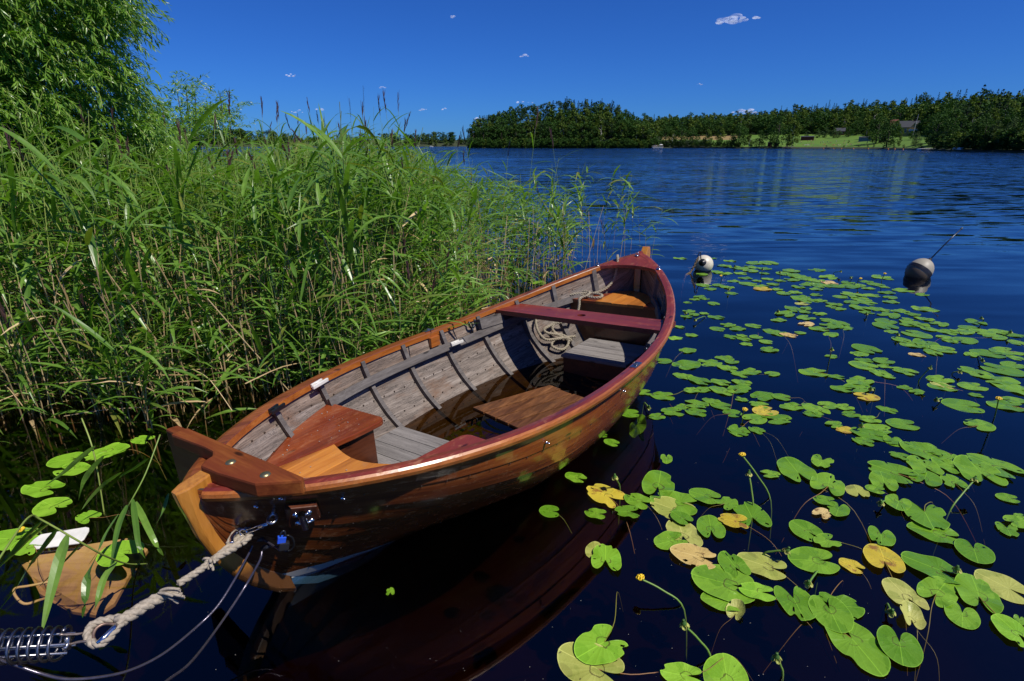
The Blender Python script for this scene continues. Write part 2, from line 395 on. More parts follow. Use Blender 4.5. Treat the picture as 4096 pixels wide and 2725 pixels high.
# --- planking: clinker strakes, varnished outside, grey inside
hullmb = MB(); TK = [0, .17, .33, .47, .60, .73, .86, 1.0]; PT = .016; PO = .0035
for side in (-1, 1):
    for a, b in zip(TK[:-1], TK[1:]):
        rows = []
        for y in ST:
            r = []
            for f in (0, .25, .5, .75, 1.0): r.append(hullp(y, a+(b-a)*f*(1.04 if b < 1 else 1), side, PO*(1-f)))
            for f in (1.0, .75, .5, .25, 0): r.append(hullp(y, a+(b-a)*f*(1.04 if b < 1 else 1), side, PO*(1-f)-PT))
            rows.append(r)
        n = 10; vs = [p for r in rows for p in r]; fo = []; fi = []; fd = []
        for i in range(len(rows)-1):
            for j in range(n):
                q = (i*n+j, i*n+(j+1) % n, (i+1)*n+(j+1) % n, (i+1)*n+j)
                (fo if j < 4 or j == 9 else (fd if j == 4 else fi)).append(q)
        hullmb.uv = (hullmb.uv or []) + [(p[1]*1.08 + a*3.7, (a+(b-a)*(min(j, 9-j)/4))*1.15 + (side+1)*2.3) for r in rows for j, p in enumerate(r)]
        o = len(hullmb.v); hullmb.add(vs, fo, 0)
        hullmb.f.extend([tuple(i+o for i in f) for f in fi]); hullmb.mi.extend([1]*len(fi))
        hullmb.f.extend([tuple(i+o for i in f) for f in fd]); hullmb.mi.extend([2]*len(fd))
M_SEAM = plain('grimy_lap_edge', (.035,.028,.022), .9)
hullmb.build('hull_planking', [M_HULL, M_GREY, M_SEAM], boat, recalc=True)
# rivets along every lap inside, and along the ribs
rv = MB()
for side in (-1, 1):
    for t in TK[1:-1]:
        y = -1.75
        while y < 1.75:
            p = hullp(y, t+.012, side, -PT-.001); rv.box((p[0]-.003, p[1]-.004, p[2]-.003), (p[0]+.003, p[1]+.004, p[2]+.004)); y += .095
            if side > 0:
                p = hullp(y, t-.008, side, PT*.2); rv.box((p[0]-.0012, p[1]-.0026, p[2]-.002), (p[0]+.0012, p[1]+.0026, p[2]+.002))
tag(rv.build('rivets', M_RIVET, boat), kind='stuff')
# --- keel, stems
mb = MB(); pts = [y for y in ST if -1.72 < y < 1.72]
for a, b in zip(pts[:-1], pts[1:]):
    za, zb = np.interp(a, ZKY, ZKZ), np.interp(b, ZKY, ZKZ)
    mb.add([(-.02,a,za-.05),(.02,a,za-.05),(.031,a,za+.02),(-.031,a,za+.02),(-.02,b,zb-.05),(.02,b,zb-.05),(.031,b,zb+.02),(-.031,b,zb+.02)],
           [(0,1,5,4),(1,2,6,5),(2,3,7,6),(3,0,4,7)])
mb.build('keel', M_HULL, boat)
prof_o = [(-2.045,.622),(-2.036,.56),(-2.024,.505),(-2.008,.415),(-1.966,.276),(-1.919,.177),(-1.864,.097),(-1.777,.002),(-1.70,-.05),(-1.5,-.15)]
prof_i = [(-1.905,.650),(-1.918,.585),(-1.945,.545),(-1.950,.50),(-1.945,.42),(-1.925,.33),(-1.868,.225),(-1.79,.13),(-1.725,.065),(-1.5,-.09)]
mb = MB()
rows = []
for (o, i) in list(zip(prof_o, prof_i))[:-1]:
    m1 = (o[0]*.75+i[0]*.25, o[1]*.75+i[1]*.25)
    rows.append([(-.018, *o), (.018, *o), (.033, *m1), (.033, *i), (-.033, *i), (-.033, *m1)])
vs = [p for r in rows for p in r]; fs = []
for i in range(len(rows)-1):
    for j in range(6): fs.append((i*6+j, i*6+(j+1) % 6, (i+1)*6+(j+1) % 6, (i+1)*6+j))
fs += [(5,4,3,2,1,0), tuple((len(rows)-1)*6+j for j in range(6))]
mb.add(vs, fs)
def shaded_foot(m):  # the hull's shade over the lower stem, painted into the wood colour
    m = m.copy(); m.name = 'stem_wood_shaded_foot'; t = m.node_tree; bs = next(n for n in t.nodes if n.type == 'BSDF_PRINCIPLED'); old = bs.inputs['Base Color'].links[0].from_socket
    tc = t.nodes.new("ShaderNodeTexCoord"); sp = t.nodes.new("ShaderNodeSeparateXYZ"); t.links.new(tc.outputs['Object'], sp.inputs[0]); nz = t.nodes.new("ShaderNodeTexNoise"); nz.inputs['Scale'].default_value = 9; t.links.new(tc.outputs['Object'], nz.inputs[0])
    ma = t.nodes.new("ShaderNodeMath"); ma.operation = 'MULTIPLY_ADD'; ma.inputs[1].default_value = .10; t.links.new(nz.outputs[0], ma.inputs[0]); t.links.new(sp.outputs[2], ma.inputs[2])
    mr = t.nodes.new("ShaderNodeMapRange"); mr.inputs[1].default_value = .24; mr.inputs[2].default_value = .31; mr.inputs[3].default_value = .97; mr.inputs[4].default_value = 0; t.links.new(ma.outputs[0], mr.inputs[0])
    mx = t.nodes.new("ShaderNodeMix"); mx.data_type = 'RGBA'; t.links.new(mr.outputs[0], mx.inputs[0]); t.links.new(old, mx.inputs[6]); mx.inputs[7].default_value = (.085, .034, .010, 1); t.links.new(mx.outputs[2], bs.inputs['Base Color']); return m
mb.build('stem', shaded_foot(M_STEM), boat, bevel=.006)
mb = MB()
mb.prism([(1.62,-.05),(1.78,.10),(1.88,.28),(1.93,.52),(1.955,.76),(2.06,.80),(2.085,.835),(2.125,.880),(2.165,.875),(2.172,.82),(2.15,.5),(2.09,.18),(1.95,-.08),(1.75,-.2)], -.03, .03, axis='x')
mb.build('sternpost', M_STEM, boat, bevel=.006)
# --- gunwales: cap rail + rubbing strip
for side in (-1, 1):
    ys = [y for y in ST if y > -1.972] + [1.992]
    prof = [(-.036,-.034),(-.036,-.002),(-.032,.004),(.0,.010),(.018,.006),(.026,-.002),(.028,-.016),(.022,-.032),(.008,-.036)]
    vs = []; n = len(prof)
    for y in ys:
        e = .004; dw = (hw(min(y+e, LH))-hw(max(y-e, -LH)))/(2*e); L = math.hypot(1, dw); nx, ny = 1/L, -dw/L
        for (u, z) in prof:
            x = hw(y)+u*nx; yy = y+u*ny
            x = max(x, .012 if u < 0 else .02)
            vs.append((side*x, yy, zg(y)+z))
    mb = MB(); fc = {}
    for i in range(len(ys)-1):
        for j in range(n):
            q = (i*n+j, i*n+(j+1) % n, (i+1)*n+(j+1) % n, (i+1)*n+j)
            fc.setdefault(1 if j in (0, 8) else (0 if j in (1, 2, 3) else 2), []).append(q)
    mb.v = vs
    for mi, q in fc.items(): mb.f += q; mb.mi += [mi]*len(q)
    mb.add([vs[j] for j in range(n)], [tuple(range(n))], 0); mb.add([vs[len(vs)-n+j] for j in range(n)], [tuple(range(n))[::-1]], 0)
    g = mb.build('gunwale', [M_MAHOG if side > 0 else M_BEAM_Y, M_RAILIN, M_RAILIN], boat, smooth=False)
    if side > 0: tag(g, 'red topped gunwale with a worn pale outer edge')
# --- ribs
for side in (-1, 1):
    for yt in (-1.36, -.99, -.62, -.25, .13, .52, .93, 1.30, 1.66):
        ts = np.linspace(.10 if abs(yt) < 1.3 else .4, .985, 22); vs = []
        for t in ts:
            yc = yt + .17*(1-t)*(1 if yt < 1.2 else 0)
            for (dy, of) in ((-.016, -.013), (.016, -.013), (.016, -.044), (-.016, -.044)): vs.append(hullp(yc+dy, t, side, of))
        mb = MB(); fs = []
        for i in range(len(ts)-1):
            for j in range(4): fs.append((i*4+j, i*4+(j+1) % 4, (i+1)*4+(j+1) % 4, (i+1)*4+j))
        fs += [(3,2,1,0), tuple(len(vs)-4+j for j in range(4))]
        mb.add(vs, fs); mb.build('rib', M_GREYRIB, boat)
    # stringer over the ribs
    ys = np.linspace(-.98, 1.60, 40); vs = []
    for y in ys:
        zc = .385 + .13*max(0, (y-.3)/1.3)**1.5
        for (dz, of) in ((-.027, -.045), (.027, -.045), (.027, -.066), (-.027, -.066)): vs.append(hullp(y, girth_at_z(y, zc+dz), side, of))
    mb = MB(); fs = []
    for i in range(len(ys)-1):
        for j in range(4): fs.append((i*4+j, i*4+(j+1) % 4, (i+1)*4+(j+1) % 4, (i+1)*4+j))
    fs += [(3,2,1,0), tuple(len(vs)-4+j for j in range(4))]
    mb.add(vs, fs); mb.build('stringer', M_GREYRIB, boat)
    # rowlock block
    ys = np.linspace(.50, .74, 5); vs = []
    for y in ys:
        for (dz, of) in ((.425, -.046), (.505, -.03), (.505, -.075), (.425, -.075)): vs.append(hullp(y, girth_at_z(y, dz), side, of))
    mb = MB(); fs = []
    for i in range(len(ys)-1):
        for j in range(4): fs.append((i*4+j, i*4+(j+1) % 4, (i+1)*4+(j+1) % 4, (i+1)*4+j))
    fs += [(3,2,1,0), tuple(len(vs)-4+j for j in range(4))]
    mb.add(vs, fs); mb.build('rowlock_block', M_GREYRIB, boat)
def along_hull(y0, y1, z, side, n=9, inset=.0):
    return [(side*(inx(y, z)-inset), y) for y in np.linspace(y0, y1, n)]
def arc(cx, cy, r, a0, a1, n=5): return [(cx+r*math.cos(R(a)), cy+r*math.sin(R(a))) for a in np.linspace(a0, a1, n)]
# --- benches at the near end
zb = .395
poly = along_hull(-1.80, -.97, zb, -1, 12)[::1] + [(-.64, -.955)] + arc(-.235, -.98, .05, 90, 0) + [(-.187, -1.15), (-.203, -1.30), (-.245, -1.55), (-.262, -1.66)]
poly = [(x, y) for x, y in poly]
poly2 = [(-.06, -1.80), (-.262, -1.66)]
outer = along_hull(-1.66, -.97, zb, -1, 12)
mb = MB(); mb.prism([(-.262, -1.665)] + outer + [(-.62, -.95)] + arc(-.235, -.985, .05, 90, 0) + [(-.19, -1.15), (-.205, -1.30), (-.25, -1.55)], zb-.028, zb)
mb.build('side_bench', M_BENCH, boat, bevel=.006)
# middle bench: two orange boards with a hollow front edge
f = lambda x: -1.268 + .045*((x-.0)/.22)**2*(1 if x > 0 else .0) - .0
xs = np.linspace(-.20, -.02, 6); front = [(x, -1.262-.045*math.sin((x+.20)/.42*math.pi)) for x in xs]
mb = MB(); mb.prism([(-.247, -1.553), (-.202, -1.30)] + front + [(-.022, -1.78), (-.12, -1.76)], zb-.026, zb-.003, 0)
xs = np.linspace(-.017, .235, 7); front = [(x, -1.262-.045*math.sin((x+.20)/.42*math.pi)+.03*max(0, x/.235)**2) for x in xs]
mb.prism([(-.017, -1.78)] + front + [(.24, -1.32), (.22, -1.55), (.09, -1.76)], zb-.026, zb-.003, 0)
mb.build('middle_bench', M_ORANGE, boat, bevel=.003)
mb = MB(); out = along_hull(-.87, -1.52, zb, 1, 10)
mb.prism([(.243, -1.30), (.285, -.93)] + arc(.34, -.905, .05, 160, 90) + out + [(.225, -1.545)], zb-.028, zb)
tag(mb.build('side_bench', M_MAHOG, boat, bevel=.006), 'darker red side bench under the near rail')
def side_panel(xa, ya, xb, yb):
    pts = [(xa+(xb-xa)*f, ya+(yb-ya)*f) for f in np.linspace(0, 1, 6)]
    def zlow(x, y): xx, zz, t = section(y); return float(np.interp(abs(x)+.03, xx, zz)) + .03
    mb = MB()
    for (p, q) in zip(pts[:-1], pts[1:]):
        a0, b0 = zlow(*p), zlow(*q)
        mb.add([(p[0]-.01,p[1],a0),(p[0]+.01,p[1],a0),(p[0]+.01,p[1],zb-.03),(p[0]-.01,p[1],zb-.03),(q[0]-.01,q[1],b0),(q[0]+.01,q[1],b0),(q[0]+.01,q[1],zb-.03),(q[0]-.01,q[1],zb-.03)],
           [(0,4,5,1),(1,5,6,2),(2,6,7,3),(3,7,4,0)]+([(0,1,2,3)] if p is pts[0] else [])+([(7,6,5,4)] if q is pts[-1] else []))
    mb.build('bench_panel', M_DARKV, boat)
side_panel(-.215, -1.015, -.26, -1.40); side_panel(.265, -.95, .235, -1.40)
# --- far bench, its front panel
zf = .51; yf = 1.42
mb = MB(); xl = [-.46, -.30, -.155, .0, .135, .28, .46]
for i in range(6):
    a, b = xl[i]+.002, xl[i+1]-.002
    def yb(x):
        for y in np.linspace(1.90, yf, 60):
            if inx(y, zf) > abs(x)+.004: return float(y)
        return yf
    ys_ = [(x, yb(x)) for x in np.linspace(a, b, 4)]
    mb.prism([(a, yf), (b, yf)] + ys_[::-1], zf-.025, zf-(.004 if i % 2 else 0), 0 if i in (2, 3, 4) else 1)
mb.build('far_bench', [M_ORANGE, M_BENCH], boat)
def bulk(y, z0, z1, mat, name):
    mb = MB(); zs = np.linspace(z0, z1, 10); L = [(-inx(y, z)-.002, z) for z in zs]; Rr = [(inx(y, z)+.002, z) for z in zs]
    mb.prism(L + Rr[::-1], y, y+.018, axis='y'); return mb.build(name, mat, boat)
bulk(yf+.012, -.03, zf-.027, M_DARKV, 'bench_front'); bulk(-1.42, -.04, zb-.03, M_DARKV, 'bulkhead')
# --- thwart with a mast hole
mb = MB(); x0, x1, y0, y1, zt = -.705, .70, .72, .975, .545
hole = [(.021+.033*math.cos(2*math.pi*i/20), .85+.033*math.sin(2*math.pi*i/20)) for i in range(20)]
ring = []
for i in range(20):
    a = 2*math.pi*i/20; c, s = math.cos(a), math.sin(a); kx = (x1-.021 if c > 0 else .021-x0)/max(abs(c), 1e-6); ky = (y1-.85 if s > 0 else .85-y0)/max(abs(s), 1e-6)
    ring.append((.021+c*min(kx, ky), .85+s*min(kx, ky)))
# true corners
def corner(i): return None
vs = []
for z in (zt-.035, zt):
    vs += [(x, y, z) for x, y in hole] + [(x, y, z) for x, y in ring]
fs = []
for i in range(20):
    j = (i+1) % 20
    fs.append((40+i, 40+j, 60+j, 60+i)); fs.append((i, 20+i, 20+j, j)); fs.append((i, j, 40+j, 40+i)); fs.append((20+i, 60+i, 60+j, 20+j))
mb.add(vs, fs)
for (cx, cy2) in ((x0, y0), (x0, y1), (x1, y0), (x1, y1)):       # fill the corners the ring cut off
    best = sorted(range(20), key=lambda i: math.hypot(ring[i][0]-cx, ring[i][1]-cy2))
    on_x = min((i for i in range(20) if abs(ring[i][0]-cx) < 1e-6), key=lambda i: abs(ring[i][1]-cy2))
    on_y = min((i for i in range(20) if abs(ring[i][1]-cy2) < 1e-6), key=lambda i: abs(ring[i][0]-cx))
    p = [ring[on_x], (cx, cy2), ring[on_y]]
    mb.prism(p, zt-.0351, zt+.0001)
mb.build('thwart', M_XRED, boat, recalc=True)
mb = MB(); mb.box((-.70, .985, zt-.036), (-.62, 1.02, zt+.01)); 
# --- floorboards
def boards(name, mat, x0, x1, y0, y1, z, n, along='x', th=.02, skew=0.0, clip=True):
    mb = MB()
    for i in range(n):
        if along == 'x':
            a = y0+(y1-y0)*i/n+.002; b = y0+(y1-y0)*(i+1)/n-.002
            l0, l1 = (max(x0, -inx(a, z)), max(x0, -inx(b, z))) if clip else (x0, x0)
            r0, r1 = (min(x1, inx(a, z)), min(x1, inx(b, z))) if clip else (x1, x1)
            mb.prism([(l0, a), (r0, a), (r1, b), (l1, b)], z-th, z)
        else:
            a = x0+(x1-x0)*i/n+.002; b = x0+(x1-x0)*(i+1)/n-.002
            mb.prism([(a, y0), (b, y0), (b+skew, y1), (a+skew, y1)], z-th, z)
    return mb.build(name, mat, boat, bevel=.002)
boards('floorboards', M_XGREY, -.50, .40, -1.0, -.575, .12, 4)
boards('floorboards', M_XGREY, -.20, .36, .90, 1.40, .18, 5)
mb = MB(); mb.box((-.18, .905, .03), (.34, .925, .158)); mb.build('floor_bearer', M_DARKV, boat)
boards('submerged_floorboards', M_WETWOOD, -.34, .36, -.56, .88, -.055, 7, 'y')
# --- carved beam bolted across the stem
mb = MB(); zt2 = .668
S = [(-.02,-1.932),(-.045,-1.905),(-.055,-1.872),(-.09,-1.852),(-.16,-1.850)]
top = [(-.40,-1.800),(-.16,-1.796),(.17,-1.786),(.385,-1.782),(.40,-1.80),(.275,-1.895),(.08,-1.926)] + S + [(-.40,-1.868)]
mb.prism(top, .611, zt2)
mb.prism([(-.49,-1.852),(-.17,-1.850),(-.17,-1.800),(-.48,-1.803)], lambda a, b: .38+.05*(a+.48)/.3, .662)
beam = mb.build('crossbeam', M_BEAM, boat, bevel=.009)
for (x, y) in ((.06, -1.862), (.255, -1.845)):
    mb = MB(); mb.lathe([(.0, .008), (.010, .0075), (.016, .005), (.019, 0), (.019, -.01)], 16, Matrix.Translation((x, y, zt2)))
    mb.build('bolt', M_BRONZE, beam, smooth=True)
# --- breasthooks
def hook(y0, y1, depth, th, zoff, tipx=.02):
    ys = np.linspace(y0, y1, 10); L = [(-max(hw(y)-.03, tipx), y) for y in ys]; Rr = [(max(hw(y)-.03, tipx), y) for y in ys]
    w0 = L[0][0]; sg = 1 if y1 > y0 else -1
    inner = [(x, y0 + sg*depth*(1-(x/w0)**2)) for x in np.linspace(-w0, w0, 11)][1:-1]
    mb = MB(); poly = L + Rr[::-1] + inner
    mb.prism(poly, lambda a, b: zg(b)+zoff-th, lambda a, b: zg(b)+zoff); return mb
hook(1.70, 2.02, .06, .028, .010).build('breasthook', M_MAHOG, boat, bevel=.003)
hook(-1.72, -1.945, .04, .028, .006).build('breasthook', M_MAHOG, boat, bevel=.003)
# --- fittings
def cleat(name, mat, y, z, side, l, off, parent=boat):
    p = Vector(hullp(y, girth_at_z(y, z), side, off)); q = Vector(hullp(y+.05, girth_at_z(y+.05, z), side, off)); t = (q-p).normalized()
    up = Vector((0, 0, 1)); nrm = t.cross(up).normalized()
    if nrm.x*side > 0: nrm = -nrm
    mb = MB()
    def bx(c, a, b, h): 
        vs = [c + t*i*a + nrm*j*b + up*k_*h for k_ in (-1, 1) for j in (-1, 1) for i in (-1, 1)]
        mb.add([tuple(v) for v in vs], [(0,2,3,1),(4,5,7,6),(0,1,5,4),(1,3,7,5),(3,2,6,7),(2,0,4,6)])
    bx(p+nrm*.006, l*.35, .006, .011); bx(p+nrm*.02, l*.12, .01, .008); bx(p+nrm*.032, l*.5, .006, .010)
    return mb.build(name, mat, parent, bevel=.003)
cleat('cleat', M_WHITE, -1.02, .535, -1, .13, -.04)
cleat('cleat', M_DKMETAL, -1.37, .550, -1, .11, -.04)
cleat('cleat', M_WHITE, .20, .40, -1, .12, -.07)
# rowlock sockets on the rails, orange block under the left one
for side in (-1, 1):
    y = .05; p = Vector((side*hw(y), y, zg(y)+.012))
    mb = MB(); mb.box((p.x-.018, y-.045, p.z-.004), (p.x+.018, y+.045, p.z+.004))
    mb.lathe([(.008,.0),(.013,.0),(.013,.012),(.008,.012)], 12, Matrix.Translation(p)); mb.build('rowlock_socket', M_STEEL, boat, bevel=.003)
    if side < 0:
        mb = MB(); mb.box((-hw(y)+.035, y-.045, .425), (-hw(y)+.062, y+.045, zg(y)-.03)); mb.build('rail_block', M_RAILIN, boat, bevel=.004)
    # rowlock hung on the inside by the thwart
    y = .44; p = Vector((side*(hw(y)-.06), y, zg(y)-.035)); mb = MB()
    mb.tube([p+Vector((0, .035*math.cos(a), .04*math.sin(a))) for a in np.linspace(math.pi*.85, math.pi*2.15, 12)], .009, 8)
    mb.tube([p+Vector((0, 0, -.04)), p+Vector((0, 0, -.09))], .008, 8); mb.build('rowlock', M_DKMETAL, boat, smooth=True)
    # eye plate near the far end
    y = 1.72; p = Vector((side*(hw(y)-.005), y, zg(y)+.014)); mb = MB()
    mb.lathe([(0,.003),(.018,.003),(.022,-.004)], 12, Matrix.Translation(p)); mb.tube([p+Vector((.012*math.cos(a), 0, .006+.014*math.sin(a))) for a in np.linspace(0, 2*math.pi, 12, endpoint=False)], .004, 6, closed=True)
    mb.build('eye_plate', M_CHROME, boat, smooth=True)
p = Vector((.0, 1.93, zg(1.93)+.016)); mb = MB()
mb.tube([p+Vector((.014*math.cos(a), 0, .012+.016*math.sin(a))) for a in np.linspace(0, 2*math.pi, 12, endpoint=False)], .004, 6, closed=True)
mb.lathe([(0,.003),(.016,.003),(.018,-.004)], 12, Matrix.Translation(p)); mb.build('eye_plate', M_CHROME, boat, smooth=True)
# hooks along the outside for a cover
for (y, z) in ((-1.86, .545), (-1.80, .568), (-1.63, .512), (-.80, .455), (.97, .55), (-.1, .46)):
    p = Vector(hullp(y, girth_at_z(y, z-.02), 1, .013)); mb = MB()
    mb.lathe([(.0,.012),(.004,.011),(.005,.006),(.003,.0)], 10, Matrix.Translation(p) @ Matrix.Rotation(math.pi/2, 4, 'Y')); mb.lathe([(0, .002), (.006, .001), (.007, -.004)], 10, Matrix.Translation(p) @ Matrix.Rotation(math.pi/2, 4, 'Y'))
    mb.build('cover_hook', M_CHROME, boat, smooth=True)
# flag staff holder on its wooden pad near the stem
def hull_frame(y, z, off):
    p = Vector(hullp(y, girth_at_z(y, z), 1, off)); q = Vector(hullp(y+.03, girth_at_z(y+.03, z), 1, off)); s = Vector(hullp(y, girth_at_z(y, z+.04), 1, off))
    t = (q-p).normalized(); u = (s-p); u = (u-t*u.dot(t)).normalized(); n = t.cross(u).normalized()
    if n.x < 0: n = -n
    return p, t, u, n
p, t, u, n = hull_frame(-1.735, .46, .012); mb = MB()
pd = [(-.055,.06),(.055,.045),(.057,-.03),(.0,-.05),(-.06,-.05)]
mb.add([tuple(p+t*a+u*b+n*c) for c in (0, .022) for a, b in pd], [(4,3,2,1,0),(5,6,7,8,9)]+[(i,(i+1)%5,(i+1)%5+5,i+5) for i in range(5)])
pad = mb.build('holder_pad', M_DARKV, boat, bevel=.004)
mb = MB(); a0 = p+n*.036+u*.035; b0 = p+n*.036-u*.05
mb.tube([a0, b0], .0135, 14, cap=False); mb.tube([a0+u*.001, b0], .0105, 14, cap=False)
mb.tube([a0, a0-u*.004], .0150, 14, cap=False)
for du in (.02, -.03):
    for s2 in (-1, 1): 
        c = p+n*.026+u*du+t*s2*.024; mb.lathe([(0,.004),(.010,.003),(.011,-.003)], 12, Matrix.Translation(c) @ n.to_track_quat('Z', 'Y').to_matrix().to_4x4())
        mb.tube([c, p+n*.03+u*du+t*s2*.01], .006, 6)
mb.build('flag_holder', M_CHROME, pad, smooth=True)
# mooring eye bolt
pe, te, ue, ne = hull_frame(-1.815, .49, .012); mb = MB()
mb.tube([pe-ne*.02, pe+ne*.02], .006, 8); ce = pe+ne*.035
mb.tube([ce+(ne*math.cos(a)+te*math.sin(a)*.75)*.020 for a in np.linspace(0, 2*math.pi, 14, endpoint=False)], .0055, 8, closed=True)
mb.build('eye_bolt', M_STEEL, boat, smooth=True)
EYE = BM @ (ce+ne*.018)
# --- water in the bottom, level in the world
ZB = .03; L = []; Rr = []
for y in np.linspace(-1.45, 1.38, 50):
    out = []
    for side in (-1, 1):
        x, z, t = section(y); lv = z + side*x*math.tan(BHE)
        if lv[0] < ZB-.005: i = np.interp(ZB, lv, x); out.append((side*max(i-.004, 0), y))
    if len(out) == 2: L.append(out[0]); Rr.append(out[1])
mb = MB(); poly = L + Rr[::-1]
mb.add([tuple(BM @ Vector((x, y, ZB - x*math.tan(BHE)))) for x, y in poly], [(i, i+1, len(poly)-2-i, len(poly)-1-i) for i in range(len(L)-1)])
tag(mb.build('bilge_water', M_BILGE), kind='structure')
mb = MB()
for i in range(4):
    a, b = i*.105, (i+1)*.105-.010
    e0 = Vector((-.35, -.045)); ex = Vector((.105+.35, -.11+.045))/.42; ey = Vector((-.12+.35, .595+.045))
    q = [e0+ex*a, e0+ex*b, e0+ex*b+ey*(1-.02*(i % 2)), e0+ex*a+ey*(1-.02*(i % 2))]
    mb.prism([tuple(v) for v in q], lambda x, y: .042-.043*(x+.35)/.65-.010*y, lambda x, y: .066-.043*(x+.35)/.65-.010*y)
fl = mb.build('loose_floorboards', M_WETWOOD, None, bevel=.002); fl.matrix_world = BM
tag(fl, 'wet brown floorboard panel lying loose in the bilge water amidships', 'floorboard')
# lake: a sheet with the boat's water line cut out, the volume below it is brown
def water_sheet():
    loop = []
    for side in (-1, 1):
        l = []
        for y in np.linspace(-1.775, 1.83, 60):
            x, z, t = section(y); lv = z + side*x*math.tan(BHE)
            if lv[0] >= -.001: continue
            l.append(BM @ Vector((side*float(np.interp(0, lv, x)), float(y), 0)))
        loop.append(l)
    hole = loop[0] + loop[1][::-1]
    bm = bmesh.new()
    hv = [bm.verts.new((p.x, p.y, 0)) for p in hole]; he = [bm.edges.new((hv[i], hv[(i+1) % len(hv)])) for i in range(len(hv))]
    inner = [(-3.0, -.3), (0, -.3), (4, -.3), (4, 3), (4, 8), (1, 8), (-3.0, 8), (-3.0, 4)]
    iv = [bm.verts.new((x, y, 0)) for x, y in inner]; ie = [bm.edges.new((iv[i], iv[(i+1) % len(iv)])) for i in range(len(iv))]
    bmesh.ops.triangle_fill(bm, use_beauty=True, edges=he+ie)
    prev = iv
    for sc_ in (6, 40, 300, 3500):
        nx = [bm.verts.new((.5 + (v[0]-.5)*sc_, 3.5+(v[1]-3.5)*sc_, 0)) for v in inner]
        for i in range(8): bm.faces.new((prev[i], prev[(i+1) % 8], nx[(i+1) % 8], nx[i]))
        prev = nx
    bmesh.ops.recalc_face_normals(bm, faces=bm.faces)
    for f in bm.faces:
        if f.normal.z < 0: f.normal_flip()
    me = D.meshes.new('lake_water'); bm.to_mesh(me); bm.free(); me.materials.append(M_WATER)
    return tag(link_mesh('lake_water', me), kind='structure')
water_sheet()
mb = MB(); mb.add([(-9000,-9000,-1.05),(9000,-9000,-1.05),(9000,9000,-1.05),(-9000,9000,-1.05)], [(0,1,2,3)])
tag(mb.build('lake_bed', M_BED), kind='structure')
# ------------------------------------------------------------------ leaves
def leaf_mat(name, c0, c1, rough=.42, trans=.35, tcol=None, isl=True, tip=None, scale=30, spec=.4):
    k = N(name); g = k.n("NewGeometry").outputs['Random Per Island']; oi = k.n("ObjectInfo").outputs['Random']
    f = k.math('FRACT', k.math('ADD', g, oi))
    col = k.ramp(f, [(0, c0), (1, c1)]).outputs[0]
    nz = k.noise(k.coords('Object'), scale, 3)
    col = k.mix(k.mapr(nz, .3, .7, 0, .35), col, tuple(x*.6 for x in c0))
    b = k.n("BsdfPrincipled", Base_Color=col, Roughness=rough, Specular_IOR_Level=spec)
    t = k.n("BsdfTranslucent", Color=k.mix(1.0, col, tcol or (1.0, 1.15, .35), 'MULTIPLY'))
    mx = k.n("MixShader"); mx.inputs[0].default_value = trans; k.set(mx.inputs[1], b); k.set(mx.inputs[2], t)
    k.t.links.new(mx.outputs[0], k.out.inputs[0]); return k.m
M_REED = leaf_mat("reed_leaf", (.10,.225,.028), (.24,.43,.06), rough=.34, spec=.7, trans=.4)
M_REED2 = leaf_mat("reed_leaf_yellowing", (.13,.22,.03), (.26,.27,.05))
M_DRY = leaf_mat("dry_reed", (.52,.35,.16), (.78,.60,.34), trans=.2, tcol=(1, .9, .6))
M_RSTEM = leaf_mat("reed_stem", (.16,.27,.045), (.36,.42,.10), trans=.0)
M_PLUME = leaf_mat("reed_plume", (.045,.022,.026), (.12,.06,.055), trans=.15, tcol=(1, .8, .7))
M_WILLOW = leaf_mat("willow_leaf", (.125,.285,.028), (.28,.48,.06), rough=.33, trans=.42, spec=.6)
M_BARK = plain("willow_bark", (.09, .075, .05), .9, scale=20)
